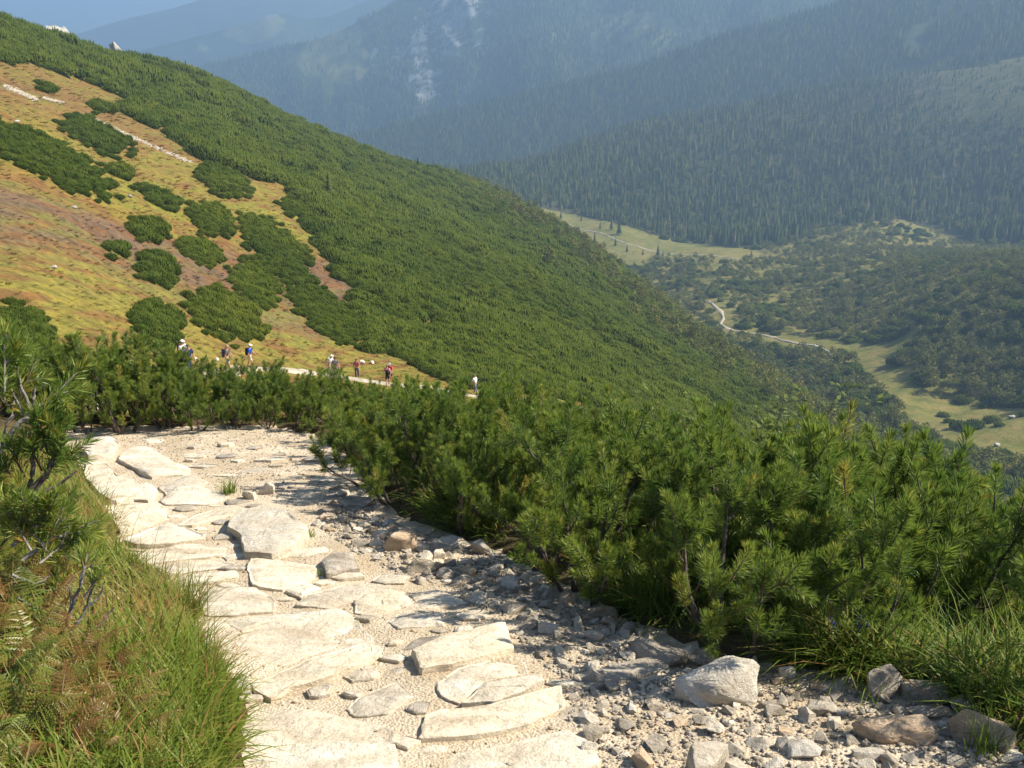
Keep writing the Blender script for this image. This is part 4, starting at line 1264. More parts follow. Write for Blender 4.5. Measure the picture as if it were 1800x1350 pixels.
for (cx, cy_), (a, b), ang, lab in PATCH:
    xh, yh, zh = HILL.hit(cx, cy_, 24)
    dist = float(np.hypot(xh, yh)[0])
    step = 14.5 if dist < 110 else 11.0
    ca, sa = math.cos(R(ang)), math.sin(R(ang))
    pts = []
    for u in np.arange(-a, a + 1, step):
        for v in np.arange(-b, b + 1, step * 0.62):
            uu, vv = u + rb.uniform(-.4, .4) * step, v + rb.uniform(-.4, .4) * step * .6
            q = (uu / a) ** 2 + (vv / b) ** 2
            if q < 0.78 + rb.uniform(-.25, .5):
                pts.append((cx + uu * ca - vv * sa, cy_ + uu * sa + vv * ca + 6, 1 - 0.35 * q))
    pts = np.array(pts)
    X, Y, Z = HILL.hit(pts[:, 0], pts[:, 1], 24)
    Vs, Fs, off = [], [], 0
    ok = np.isfinite(X) & (np.hypot(X, Y) < dist * 1.7)
    for x, y, z, f in zip(X[ok], Y[ok], Z[ok], pts[ok, 2]):
        V, F = BUSH[int(rb.integers(5))]
        s = step * 1.12 * math.hypot(x, y) / FPX * f * rb.uniform(.85, 1.25)
        t = rb.uniform(0, 6.28); c, sn = math.cos(t), math.sin(t)
        q = np.stack([(V[:, 0] * c - V[:, 1] * sn) * s + x, (V[:, 0] * sn + V[:, 1] * c) * s + y, V[:, 2] * s * rb.uniform(.95, 1.35) + z + 0.1 * s], 1)
        Vs.append(q); Fs.append(F + off); off += len(V)
    c0 = np.array([xh[0], yh[0], zh[0]])
    o = empty('pine_thicket', tuple(map(float, c0)))
    link('foliage', mesh_np('foliage', np.vstack(Vs) - c0, np.vstack(Fs)), M['hill_pine'], o)
    tag(o, lab, 'pine thicket')

# ------------------------------------------------------------------ closed dwarf pine cover of the flank
EDGE = [(-700, -300), (-700, 100), (-300, 90), (0, 112), (60, 116), (120, 132), (215, 172), (228, 205), (300, 242), (345, 276), (430, 306), (490, 330), (545, 362), (562, 405), (545, 412), (600, 500), (612, 530), (640, 590), (668, 622), (720, 640), (780, 668), (860, 700), (960, 745), (1100, 800), (1500, 1000), (2600, 1400), (2600, -300)]
nq = 52000
lr = rb.uniform(math.log(45), math.log(640), nq); azs = rb.uniform(R(-40), R(42), nq)
rr_ = np.exp(lr)
X, Y = rr_ * np.sin(azs), rr_ * np.cos(azs)
Z = HILL.z(X, Y)
ppx, ppy = pix(X, Y, Z)
wob = fbm(X / 9, Y / 9, 61, 3) * 46
ins = in_poly(ppx + wob, ppy + wob * 0.4, EDGE)
ins &= dist_line(X, Y, TRAIL2) > 2.6
ins &= ~((vn(X / 14, Y / 14, 64) > 0.93) & (rr_ < 200))
X, Y, Z, rr_ = X[ins], Y[ins], Z[ins], rr_[ins]
sc = np.clip(rr_ / 95, 0.85, 3.4) * (0.45 + 1.0 * rb.beta(1.6, 1.6, len(X))) * (0.85 + 0.9 * np.clip(fbm(X / 30, Y / 30, 71, 3), -.3, .4))
print('flank shrubs', len(X))
SRC_BUSH = []
singles = [((648, 618), 1.3, 'round yellow-green shrub above the bank behind the hikers in red'), ((655, 240), 3.2, None), ((330, 128), 3.0, None), ((790, 650), 1.0, 'small dwarf pine beside the lower trail above the hiker in white'), ((612, 575), 1.2, 'single dwarf pine at the foot of dark thicket above the lower trail')]
for k, ((px, py), s, lab) in enumerate(singles):
    if lab is None: continue
    x, y, z = (float(q[0]) for q in HILL.hit(px, py, 30))
    o = link('dwarf_pine', mesh_np('dwarf_pine', *BUSH[k]), M['hill_pine'], None, (x, y, z), None, s)
    tag(o, lab, 'pine shrub'); SRC_BUSH.append(o)
scatter('dwarf_pine_cover', np.stack([X, Y, Z], 1), sc, SRC_BUSH, 3)

# tussocks of turf on the open slope
nq = 60000
lr = rb.uniform(math.log(26), math.log(330), nq); azs = rb.uniform(R(-38), R(12), nq); rr_ = np.exp(lr)
X, Y = rr_ * np.sin(azs), rr_ * np.cos(azs); Z = HILL.z(X, Y)
ppx, ppy = pix(X, Y, Z)
ins = ~in_poly(ppx, ppy, EDGE) & (dist_line(X, Y, TRAIL2) > 1.7)
def tussock(seed, n=44):
    r = np.random.default_rng(seed); Vs, Fs = [], []
    for i in range(n):
        a = r.uniform(0, 6.28); b = r.uniform(0, .8); p = np.array([math.cos(a) * b, math.sin(a) * b, -0.05])
        d = np.array([math.cos(a) * r.uniform(.5, 1.6), math.sin(a) * r.uniform(.5, 1.6), 1.0]); d /= np.linalg.norm(d)
        L = r.uniform(.18, .38); w = np.array([-math.sin(a), math.cos(a), 0]) * 0.018
        Vs += [p - w, p + w, p + d * L * .6 + w * .7, p + d * L + np.array([math.cos(a), math.sin(a), -.4]) * .12]
        Fs.append((4 * i, 4 * i + 1, 4 * i + 2, 4 * i + 3))
    return np.array(Vs), np.array(Fs)
tus = []
for k, (px, py) in enumerate(((470, 625), (560, 634))):
    x, y, z = (float(q[0]) for q in HILL.hit(px, py, 30))
    o = link('grass_tussock', mesh_np('grass_tussock', *tussock(k)), M['turf_blades'], None, (x, y, z), None, 0.9)
    tag(o, ['dry grass tussock on the brown bank behind the hiker in blue', 'straw grass tussock on the bank above the hiker in white shirt'][k], 'grass'); tus.append(o)

scatter('turf', np.stack([X[ins], Y[ins], Z[ins]], 1)[::5], (np.clip(rr_[ins] / 200, .2, 1.0) * rb.uniform(.6, 1.2, ins.sum()))[::5], tus, 4)

# ------------------------------------------------------------------ trees of the valley
def spruce_np(seed, tiers=9, sides=9):
    r = np.random.default_rng(seed)
    V, F = [], []
    for t in range(tiers):
        f = t / (tiers - 1)
        z0 = 0.10 + 0.86 * f; rad = 0.20 * (1 - f) ** 0.85 + 0.012
        zt = min(z0 + 0.20 * (1 - 0.5 * f), 1.0)
        off = len(V)
        V.append((0, 0, zt))
        for k in range(sides * 2):
            a = 2 * math.pi * k / (sides * 2) + t * 0.7
            q = rad * (r.uniform(0.85, 1.2) if k % 2 == 0 else r.uniform(0.45, 0.65))
            V.append((math.cos(a) * q, math.sin(a) * q, z0 - (0.035 if k % 2 == 0 else -0.02) * (1.2 - f)))
        for k in range(sides * 2):
            F.append((off, off + 1 + k, off + 1 + (k + 1) % (sides * 2)))
    return np.array(V), np.array(F)
trunk_V, trunk_F = tubes([[(np.array([0, 0, -0.03]), 0.016), (np.array([0, 0, 0.3]), 0.012), (np.array([0, 0, 0.9]), 0.003)]], 6)
TR_ME = mesh_np('trunk', trunk_V, trunk_F, True); TR_ME.materials.append(M['pine_bark'])
SPR_ME = []
for k in range(4):
    me = mesh_np('crown', *spruce_np(700 + k, 8 + k % 3)); me.materials.append(M['spruce_green']); SPR_ME.append(me)

def tree_np(seed, n=150):
    """small round-headed broadleaf tree of unit height: leaf clumps on several lobes"""
    r = np.random.default_rng(seed); Vs, Fs = [], []
    lobes = [(np.array([r.uniform(-.22, .22), r.uniform(-.22, .22), r.uniform(.38, .78)]), r.uniform(.16, .27)) for _ in range(7)]
    for i in range(n):
        c, rad = lobes[int(r.integers(7))]
        d = unit(r.normal(size=3)); p = c + d * rad * r.uniform(.6, 1.05)
        nrm = unit(d + r.normal(0, .6, 3)); a = unit(np.cross(nrm, r.normal(size=3))); b = np.cross(nrm, a); s = r.uniform(.03, .065)
        Vs += [p - a * s, p - b * s * .7, p + a * s * 1.2, p + b * s * .7]; Fs.append((4 * i, 4 * i + 1, 4 * i + 2, 4 * i + 3))
    return np.array(Vs), np.array(Fs)
BRD_ME = []
for k in range(4):
    me = mesh_np('crown', *tree_np(800 + k, 190)); me.materials.append(M['broadleaf']); BRD_ME.append(me)

def tree(name, crown, x, y, z, h, rz, label, cat, group):
    o = empty(name, (x, y, z), rz, h)
    c = link('crown', crown, None, o); link('trunk', TR_ME, None, o)
    tag(o, label, cat, group)
    return c

rv = np.random.default_rng(31)
nq = 150000
lr = rv.uniform(math.log(300), math.log(1900), nq); azs = rv.uniform(R(-12), R(38), nq); rr_ = np.exp(lr)
X, Y = rr_ * np.sin(azs), rr_ * np.cos(azs); Z = VAL.z(X, Y)
px_, py_ = pix(X, Y, Z)
MEADOW = [(930, 362), (1000, 372), (1080, 395), (1180, 425), (1260, 432), (1340, 440), (1360, 456), (1250, 462), (1180, 452), (1110, 470), (1050, 450), (980, 410)]
BARE = [(1600, 392), (1650, 398), (1705, 420), (1700, 432), (1640, 412), (1600, 402)]
FLOOR = [(1240, 520), (1290, 545), (1300, 575), (1360, 588), (1440, 592), (1520, 604), (1580, 600), (1600, 610), (1570, 640), (1640, 690), (1730, 712), (1800, 715), (1900, 740), (1900, 850), (1700, 800), (1600, 760), (1560, 700), (1500, 640), (1400, 620), (1330, 605), (1270, 590), (1240, 545)]
PATHG = [(1570, 590), (1650, 560), (1700, 545), (1680, 560), (1620, 590), (1590, 608)]
mead = in_poly(px_, py_, MEADOW) | in_poly(px_, py_, BARE)
floor = in_poly(px_, py_, FLOOR) | in_poly(px_, py_, PATHG)
# the wooded spur: everything beyond the line of the forest edge
FE = np.array([(700, 330), (930, 362), (1080, 392), (1180, 420), (1240, 428), (1300, 436), (1400, 425), (1440, 400), (1580, 385), (1700, 425), (1800, 432), (2200, 440)], float)
forest = (py_ < np.interp(px_, FE[:, 0], FE[:, 1])) & (rr_ > 800)
thin = smooth(1480, 1750, px_) * smooth(330, 180, py_)          # the bare, gappy upper right of the spur
gapn = vn(X / 30, Y / 30, 90)
dens = np.where(forest, 0.44 * (1 - 0.6 * thin * (gapn > 0.42)), 0.0)
keepF = (rv.random(nq) < dens) & ~mead
low = ~forest & ~mead
bl = vn(X / 24, Y / 24, 95) + 0.5 * vn(X / 7, Y / 7, 96)
shr = low & (rr_ < 1150) & (rv.random(nq) < np.where(floor, 0.008, 0.17))
# line of sight: which of these does the photo show?
vis = np.ones(nq, bool)
inframe = (px_ > -10) & (px_ < 1810) & (py_ > -10) & (py_ < 1360)
cand = np.where((keepF & (rr_ < 1150) | shr & (rr_ < 650)) & inframe)[0]
hx, hy, hz = VAL.hit(px_[cand], py_[cand] - 2, 280)
vis[:] = False
with np.errstate(invalid='ignore'):
    vis[cand] = np.isfinite(hx) & (np.hypot(hx, hy) > rr_[cand] * 0.9)
Aaz = np.arctan2(X, Y); Ez = (Z + 6 - EYE) / rr_
lrg = np.linspace(math.log(60), math.log(900), 160); mx = np.full(nq, -9.0)
agrid = np.linspace(R(-44), R(44), 400)
HM = np.array([HILL._e(np.full(160, a_), lrg).max() for a_ in agrid])
vis &= Ez > np.interp(Aaz, agrid, HM)
inframe = (px_ > -10) & (px_ < 1810) & (py_ > -10) & (py_ < 1360)
iF = np.where(keepF)[0]
show = iF[vis[iF] & inframe[iF]]
show = show[np.argsort(rr_[show])]
edge_s = show[:230]
rest = np.setdiff1d(iF, edge_s)
print('spruces', len(iF), 'shown', len(show))
src_s = []
for q, i in enumerate(edge_s):
    h = float(rv.uniform(11, 19)) * (0.8 if rv.random() < .3 else 1)
    c = tree('spruce_tree', SPR_ME[q % 4], float(X[i]), float(Y[i]), float(Z[i]) - .2, h, float(rv.uniform(0, 6.28)), 'dark narrow spruce on the valley-side fringe of the forested spur', 'spruce', 'spruces on the near fringe of the forest')
    if q < 4: src_s.append(c)
hts = (4.5 + 11 * rv.beta(1.6, 2, len(rest))) * (1 - 0.45 * thin[rest])
scatter('spruce_forest', np.stack([X, Y, Z], 1)[rest], hts, src_s, 9)

# lone spruces on the meadow
for q, (px, py, h) in enumerate([(986, 384, 9), (1022, 389, 7), (1055, 403, 9), (1088, 412, 17), (1075, 404, 13), (1045, 432, 14), (1062, 436, 8), (1082, 432, 9), (1102, 443, 8), (1156, 450, 11), (1165, 455, 8), (1210, 420, 10), (1232, 425, 9), (1190, 414, 9), (1130, 448, 6), (1320, 455, 9)]):
    x, y, z = (float(v[0]) for v in VAL.hit(px, py, 500))
    if not np.isfinite(x): continue
    tree('spruce_tree', SPR_ME[q % 4], x, y, z - .2, h, q * 1.3, 'solitary dark spruce standing in the open valley meadow', 'spruce', 'solitary spruces on the meadow')

# broadleaf and dwarf pine scrub of the valley floor
iS = np.where(shr)[0]
isb = (bl[iS] + rv.uniform(-.25, .25, len(iS)) > 0.60)
brd = iS[isb & ~floor[iS]]; pin = iS[~isb | floor[iS]]
showb = brd[vis[brd] & inframe[brd]]; showb = showb[np.argsort(rr_[showb])][:200]
src_b = []
for q, i in enumerate(showb):
    c = tree('rowan_tree', BRD_ME[q % 4], float(X[i]), float(Y[i]), float(Z[i]) - .2, float(rv.uniform(4.5, 8)), float(rv.uniform(0, 6.28)), 'pale green broadleaf tree among dark scrub on the valley floor', 'tree', 'broadleaf trees of the valley floor')
    if q < 4: src_b.append(c)
restb = np.setdiff1d(brd, showb)
scatter('broadleaf_scrub', np.stack([X, Y, Z], 1)[restb], rv.uniform(4, 9, len(restb)), src_b, 10)
scatter('valley_pine_scrub', np.stack([X, Y, Z], 1)[pin], rv.uniform(1.8, 4.6, len(pin)) * np.where(floor[pin], .9, 1.15), SRC_BUSH, 11)
bsp = np.where(forest & ~mead & (rv.random(nq) < 0.05 * smooth(150, 330, py_)))[0]
scatter('spur_broadleaf', np.stack([X, Y, Z], 1)[bsp], rv.uniform(6, 12, len(bsp)), src_b, 15)
# broadleaf trees along the rim of the flank
nq2 = 9000
lr = rv.uniform(math.log(230), math.log(640), nq2); az2 = rv.uniform(R(-4), R(30), nq2); r2_ = np.exp(lr)
x2, y2 = r2_ * np.sin(az2), r2_ * np.cos(az2); z2 = HILL.z(x2, y2)
e2 = (z2 - EYE) / r2_; me2 = np.interp(az2, agrid, HM)
near_rim = np.exp(-((e2 - me2) / 0.022) ** 2)
sel = rv.random(nq2) < near_rim * 0.42 * smooth(R(-4), R(2), az2) * np.where(vn(x2 / 40, y2 / 40, 99) > .42, 1, .25)
scatter('rim_scrub', np.stack([x2, y2, z2], 1)[sel], rv.uniform(3.5, 7.5, int(sel.sum())), src_b, 12)
print('scrub', len(brd), len(pin), int(sel.sum()))

# single small trees that stand out of the flank's pine cover
for px, py, h, k, lab in [(580, 352, 6.5, 'spruce_tree', 'slim young spruce rising from the pine cover beside the low pale patch'), (328, 128, 5.0, 'spruce_tree', 'thin spruce standing up on the skyline of the flank'), (735, 302, 7, 'spruce_tree', 'small ragged spruce on the skyline near the rim scrub'),
                          (612, 272, 4, 'rowan_tree', 'pale little tree alone in the upper pine cover'), (660, 318, 4, 'rowan_tree', 'pale small tree amid dense pine cover below the skyline'), (1110, 560, 6, 'rowan_tree', 'bushy pale tree in the hollow of the pine slope'), (960, 470, 8, 'rowan_tree', 'pale broad tree at the rim of the pine slope')]:
    x, y, z = (float(v[0]) for v in HILL.hit(px, py, 60))
    if np.isfinite(x):
        tree(k, (SPR_ME if k[0] == 's' else BRD_ME)[1], x, y, z, h, 1.0, lab, 'spruce' if k[0] == 's' else 'tree', None)

# forest on the mountains behind
def mountain_trees(name, V, n, hmin, hmax, seed, vmin):
    r = np.random.default_rng(seed)
    na, nb = V.shape[:2]
    i = r.uniform(0, na - 1.01, n); j = r.uniform(vmin, nb - 1.01, n)
    i0, j0 = i.astype(int), j.astype(int); f, g = (i - i0)[:, None], (j - j0)[:, None]
    P = (V[i0, j0] * (1 - f) + V[i0 + 1, j0] * f) * (1 - g) + (V[i0, j0 + 1] * (1 - f) + V[i0 + 1, j0 + 1] * f) * g
    px, py = pix(P[:, 0], P[:, 1], P[:, 2])
    ok = (px > -150) & (px < 1950) & (py > -60)
    return P[ok], px[ok], py[ok], r
P, px, py, r = mountain_trees('m1', V1, 80000, 12, 20, 1, 26)
gap = (vn(P[:, 0] / 60, P[:, 2] / 30, 3) > .93) | ((px > 1560) & (vn(P[:, 0] / 35, P[:, 1] / 35, 6) > .7))
scatter('ridge_forest', P[~gap], r.uniform(10, 17, int((~gap).sum())), src_s, 13)
P, px, py, r = mountain_trees('m2', V2, 100000, 12, 20, 2, 36)
me = m2.data
tm = np.zeros(len(P))
def near(cx, cy, a, b): return ((px - cx) / a) ** 2 + ((py - cy) / b) ** 2 < 1
clear = near(590, 95, 75, 60) | near(580, 160, 30, 12) | near(785, 35, 85, 70) | near(750, 140, 30, 40) | near(710, 90, 30, 20) | near(785, 92, 60, 8) | near(1110, 60, 90, 40) & (vn(P[:, 0] / 40, P[:, 1] / 40, 8) > .35)
clear &= r.random(len(P)) < 0.92
scatter('mountain_forest', P[~clear], r.uniform(12, 19, int((~clear).sum())), src_s, 14)
# ------------------------------------------------------------------ grass
def blades(P, L, W, az, lean, v, r, nseg=3, droop=0.9):
    n = len(P)
    d0 = np.stack([np.cos(az) * lean, np.sin(az) * lean, np.ones(n)], 1); d0 /= np.linalg.norm(d0, axis=1)[:, None]
    side = np.stack([-np.sin(az), np.cos(az), np.zeros(n)], 1)
    out = np.stack([np.cos(az), np.sin(az), np.zeros(n)], 1)
    rows = []
    p = P.copy(); d = d0.copy()
    for k in range(nseg + 1):
        f = k / nseg
        w = W * (1 - f ** 1.6) * 0.5 + 0.0003
        rows.append(np.stack([p - side * w[:, None], p + side * w[:, None]], 1))
        d = d + (out * 0.55 - np.array([0, 0, 1.0]) * droop * (0.25 + f)) * (0.9 / nseg) * (0.4 + lean)[:, None]
        d /= np.linalg.norm(d, axis=1)[:, None]
        p = p + d * (L / nseg)[:, None]
    V = np.stack(rows, 1).reshape(n, -1, 3)
    m = (nseg + 1) * 2
    base = np.arange(n)[:, None] * m
    Fs = [base + np.array([2 * k, 2 * k + 1, 2 * k + 3, 2 * k + 2]) for k in range(nseg)]
    return V.reshape(-1, 3), np.vstack(Fs), np.repeat(v, m)

def grass_patch(name, polys, n, Lr, seed, vfun, Wr=(.004, .0085), clump=0.10, zf=None):
    r = np.random.default_rng(seed)
    Ps = []
    for poly, share in polys:
        wp = world_poly(poly)
        c = sample_poly(wp, max(int(n * share / 16), 1), r)
        Ps.append((np.repeat(c, 16, 0) + r.normal(0, clump, (len(c) * 16, 2)), np.repeat(r.uniform(0, 1, len(c)), 16), np.repeat(r.uniform(0, 6.283, len(c)), 16)))
    XY = np.vstack([p[0] for p in Ps]); cr = np.concatenate([p[1] for p in Ps]); ca = np.concatenate([p[2] for p in Ps])
    ok = trailness(XY[:, 0], XY[:, 1]) < -0.04
    XY, cr, ca = XY[ok], cr[ok], ca[ok]
    n = len(XY)
    P = np.column_stack([XY, NH(XY[:, 0], XY[:, 1]) - 0.01])
    L = r.uniform(*Lr, n) * (0.7 + 0.6 * cr)
    az = ca + r.normal(0, 0.9, n)
    lean = np.abs(r.normal(0.75, 0.4, n))
    v = np.clip(vfun(XY, r, n), 0, 1)
    V, F, vv = blades(P, L, r.uniform(*Wr, n), az, lean, v, r)
    o = link(name, mesh_np(name, V, F, True, {'v': vv}), M['grass_blade'])
    o['kind'] = 'stuff'
    return o
def v_left(XY, r, n):
    return 0.54 + 0.6 * (vn(XY[:, 0] * 2.2, XY[:, 1] * 2.2, 55) - 0.5) + r.normal(0, 0.16, n) + np.where(r.random(n) < 0.16, 0.3, 0)
def v_dry(XY, r, n): return 0.74 + r.normal(0, 0.14, n)
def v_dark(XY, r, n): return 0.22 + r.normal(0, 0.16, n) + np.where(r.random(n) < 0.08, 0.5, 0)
LEFT = [(-80, 1440), (-80, 760), (90, 800), (150, 850), (205, 925), (255, 1010), (365, 1105), (400, 1200), (440, 1350), (450, 1440)]
grass_patch('grass', [(LEFT, 1.0)], 14000, (.06, .16), 1, v_left)
grass_patch('grass', [([(60, 1440), (150, 1200), (330, 1150), (430, 1300), (450, 1440)], 1.0)], 5500, (.10, .22), 2, lambda a, r, n: 0.52 + r.normal(0, .13, n) + np.where(r.random(n) < .1, .4, 0))
grass_patch('dry_grass', [([(250, 1010), (330, 1050), (400, 1130), (420, 1230), (370, 1200), (300, 1110)], 1.0), ([(170, 880), (215, 935), (235, 1000), (190, 960)], .5)], 2200, (.08, .22), 3, v_dry, (.002, .0038))
# verge on the outer side, under the pines
OUT = [(610, 845), (720, 900), (880, 950), (1050, 1040), (1210, 1115), (1400, 1165), (1640, 1215), (1800, 1300), (1800, 1150), (1500, 1080), (1200, 1010), (900, 890), (700, 840)]
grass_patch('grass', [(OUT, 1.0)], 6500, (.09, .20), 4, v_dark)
grass_patch('grass', [([(1560, 1190), (1620, 1225), (1690, 1210), (1640, 1150), (1570, 1140)], .5), ([(1670, 1250), (1800, 1330), (1800, 1240), (1720, 1200)], .5), ([(780, 930), (850, 948), (860, 915), (800, 890)], .3), ([(1380, 1180), (1520, 1210), (1530, 1170), (1400, 1145)], .35), ([(1080, 1060), (1180, 1100), (1190, 1075), (1100, 1040)], .25)], 3800, (.16, .34), 5, lambda a, r, n: 0.36 + r.normal(0, .16, n) + np.where(r.random(n) < .14, .45, 0))
def tuft(px, py, n, Lr, sd, label, v0=.5):
    r = np.random.default_rng(sd)
    x, y, z = (float(q[0]) for q in ng(px, py))
    P = np.column_stack([r.normal(0, .03, n), r.normal(0, .025, n), np.zeros(n) - .01])
    V, F, vv = blades(P, r.uniform(*Lr, n), r.uniform(.003, .005, n), r.uniform(0, 6.28, n), np.abs(r.normal(.35, .25, n)), np.clip(v0 + r.normal(0, .12, n), 0, 1), r)
    o = link('grass_tuft', mesh_np('grass_tuft', V, F, True, {'v': vv}), M['grass_blade'], None, (x, y, float(NH(x, y))))
    tag(o, label, 'grass')
tuft(405, 872, 90, (.07, .16), 1, 'lone grass tuft growing among pale slabs in the middle of trail', .45)
tuft(540, 945, 60, (.03, .07), 2, 'short grass fringe along the big raised slab', .45)
tuft(655, 1156, 40, (.03, .06), 3, 'tiny grass tuft at the end of the long bar-shaped slab', .4)
tuft(630, 1090, 40, (.02, .05), 4, 'tiny grass tuft at the corner of the broad slab', .45)
tuft(560, 1012, 36, (.03, .06), 6, 'small grass tuft beside the cream slab below the big raised slab', .5)
tuft(330, 1082, 260, (.14, .28), 5, 'tall olive grass clump leaning over the trail edge', .62)
tuft(1735, 1330, 50, (.10, .2), 7, 'thin grass tuft rising in front of the brown boulder', .4)

# ------------------------------------------------------------------ ferns
def frond_mesh(seed, v0):
    r = np.random.default_rng(seed)
    n = 20; V, F, vv = [], [], []
    pl = []
    for i in range(n + 1):
        t = i / n
        pl.append(np.array([0.42 * t, 0.0, 0.30 * math.sin(t * 1.9) * 0.62]))
    Vw, Fw = tubes([[(p, 0.0028 * (1 - .8 * k / n)) for k, p in enumerate(pl)]], 4)
    V += [tuple(q) for q in Vw]; F += [tuple(q) for q in Fw]; vv += [min(1, v0 + .2)] * len(Vw)
    for i in range(3, n):
        t = i / n
        Lp = 0.13 * math.sin(math.pi * min(1, (1.06 - t) * 1.0) * .62) ** 1.1 * r.uniform(.85, 1.1)
        for s in (-1, 1):
            d = unit([0.42 + r.uniform(-.12, .12), s * 1.0, -0.15 + r.uniform(-.35, .3)])
            p0 = pl[i]
            m = 7; up = np.array([0, 0, 1.0]); fw = unit(np.cross(up, d)) * s
            vq = float(np.clip(v0 + r.normal(0, .1), 0, 1))
            for k in range(m):
                f0 = k / m; ww = 0.020 * (1 - f0) * (Lp / .1) ** .5 + .003
                c = p0 + d * Lp * (f0 + .5 / m) + np.array([0, 0, -0.03 * f0 * f0])
                for sd2 in (-1, 1):
                    o = len(V); q = unit(fw * sd2 + d * .45)
                    tip = c + q * ww + np.array([0, 0, -.003]); h = d * Lp / m * .46
                    V += [tuple(c - h), tuple(c + q * ww * .55 + h * .9), tuple(tip), tuple(c + q * ww * .5 - h)]
                    F.append((o, o + 3, o + 2, o + 1)); vv += [vq] * 4
    return mesh_np('frond', np.array(V), F, False, {'v': np.array(vv)})
FR = [frond_mesh(k, [.15, .38, .55, .72, .9][k % 5]) for k in range(10)]
for f in FR: f.materials.append(M['fern_frond'])
ferns = [(45, 1005, 1, 'golden-green fern below the bare-branched pine', 1.0), (15, 940, 1, 'yellowing fern under the low pine twigs at the bank', 1.0), (30, 1080, 3, 'brown withered fern beside the dead grey twigs', 1.0), (80, 1130, 4, 'rust brown fern in front of the dead grey twigs', 1.0), (150, 1195, 3, 'brown fern with long flat fronds at the foot of dead twigs', 1.05), (60, 1215, 2, 'tawny fern half hidden by the brown ferns', 1.0), (120, 1270, 4, 'dark rust fern in the grass of the bank', 1.0), (190, 1300, 3, 'faded fern at the border of the long green grass', .95), (30, 1320, 2, 'broad tawny fern among long grass leaves', 1.1), (110, 1350, 4, 'brown fern low in the grass at the trail side', 1.0), (230, 1345, 3, 'small brown fern within the long green grass', .85), (10, 880, 1, 'green-gold fern beneath the pine fork', .9), (95, 1010, 1, 'bright golden fern below the tiny pine', 1.0), (20, 1030, 1, 'golden fern with drooping tips by the bleached twig', 1.1), (60, 1060, 2, 'tawny-gold fern behind the dead grey twigs', 1.0), (175, 1240, 4, 'red-brown fern standing upright in green grass', .9), (70, 1300, 1, 'olive fern between tawny and rusty ferns', 1.0), (120, 1050, 3, 'faded fern between dead twigs and dry grass', .8), (70, 930, 2, 'tawny fern under the low pine boughs', .85), (-20, 1150, 3, 'brown fern at the back of the bank', 1.0), (5, 1240, 4, 'rusty fern below the tawny ferns', 1.0)]
rf = np.random.default_rng(3)
for px, py, tone, lab, s in ferns:
    x, y, z = (float(q[0]) for q in ng(px, py))
    o = empty('fern', (x, y, float(NH(x, y)) + .03), rf.uniform(0, 6.28), s * .5)
    for q in range(int(rf.integers(5, 8))):
        me = FR[(tone + (q % 2) * 5 + (1 if rf.random() < .25 else 0)) % 10]
        link('frond', me, None, o, (0, 0, 0), (rf.uniform(-.25, .25), rf.uniform(-.35, .15), q * 1.05 + rf.uniform(-.3, .3)), rf.uniform(.75, 1.1))
    tag(o, lab, 'fern')

# ------------------------------------------------------------------ pines on the inner bank, branch by branch
def bank_pine(name, r_, paths, ends, label, cat, seed, mat='dead_wood', K=85, tip_len=.13):
    r = np.random.default_rng(seed)
    wood, shoots = [], []
    for path, rad in paths:
        n = len(path)
        pts = []
        for i, p in enumerate(path):
            q = np.array(at(p[0], p[1], r_ + (p[2] if len(p) > 2 else 0)))
            pts.append(q)
        pts = np.array(pts); t = np.linspace(0, 1, n); tt = np.linspace(0, 1, max(8, n * 3))
        # smooth the polyline
        S = np.stack([np.interp(tt, t, pts[:, k]) for k in range(3)], 1)
        S[1:-1] = (S[:-2] + 2 * S[1:-1] + S[2:]) / 4
        S[1:-1] += r.normal(0, rad * .35, S[1:-1].shape)
        wood.append([(q, rad * (1 - .55 * k / len(S))) for k, q in enumerate(S)])
    for px, py, dx, dy, dr in ends:
        p = np.array(at(px, py, r_ + dr)); q = np.array(at(px + dx, py + dy, r_ + dr + r.uniform(-.02, .02)))
        d = unit(q - p)
        shoots.append((p, d, tip_len * r.uniform(.8, 1.2), 0.0))
        shoots.append((p - d * tip_len * .8, d, tip_len * .9, 1.0))
        wood.append([(p - d * tip_len * .8, .005), (p + d * tip_len * .9, .003)])
        for _ in range(3):
            e = unit(d + r.normal(0, .5, 3)); shoots.append((p, e, tip_len * r.uniform(.5, .8), 0.0)); wood.append([(p, .004), (p + e * tip_len * .6, .002)])
    base = np.array(at(paths[0][0][0][0], paths[0][0][0][1], r_)); base[2] = float(NH(base[0], base[1]))
    o = empty(name, tuple(map(float, base)))
    Vw, Fw = tubes(wood, 7); link('branches', mesh_np('branches', Vw - base, Fw, True), M[mat], o)
    if shoots:
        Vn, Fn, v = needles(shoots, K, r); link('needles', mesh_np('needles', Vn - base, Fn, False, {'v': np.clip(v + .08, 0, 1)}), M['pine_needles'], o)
    tag(o, label, cat)
    return o
bank_pine('dwarf_pine', 4.1, [([(-45, 960), (-20, 850), (5, 780), (35, 745), (57, 722)], .017), ([(57, 722), (42, 692), (32, 660)], .009), ([(57, 722), (60, 700), (60, 682)], .009), ([(57, 722), (80, 705), (96, 694)], .010), ([(-30, 900), (2, 780), (20, 725), (24, 698)], .010), ([(0, 785), (-30, 740), (-50, 700)], .01)],
          [(30, 650, -3, -25, 0), (18, 628, -2, -25, .08), (96, 694, 12, -12, 0), (22, 690, -8, -16, 0), (-5, 660, -6, -20, .05), (45, 672, 8, -18, .1), (-20, 700, -6, -20, 0), (8, 640, 0, -22, -.05), (-40, 690, -4, -20, 0)],
          'bare-branched dwarf pine with forked grey stem and few bright tufts on the bank', 'pine shrub', 71)
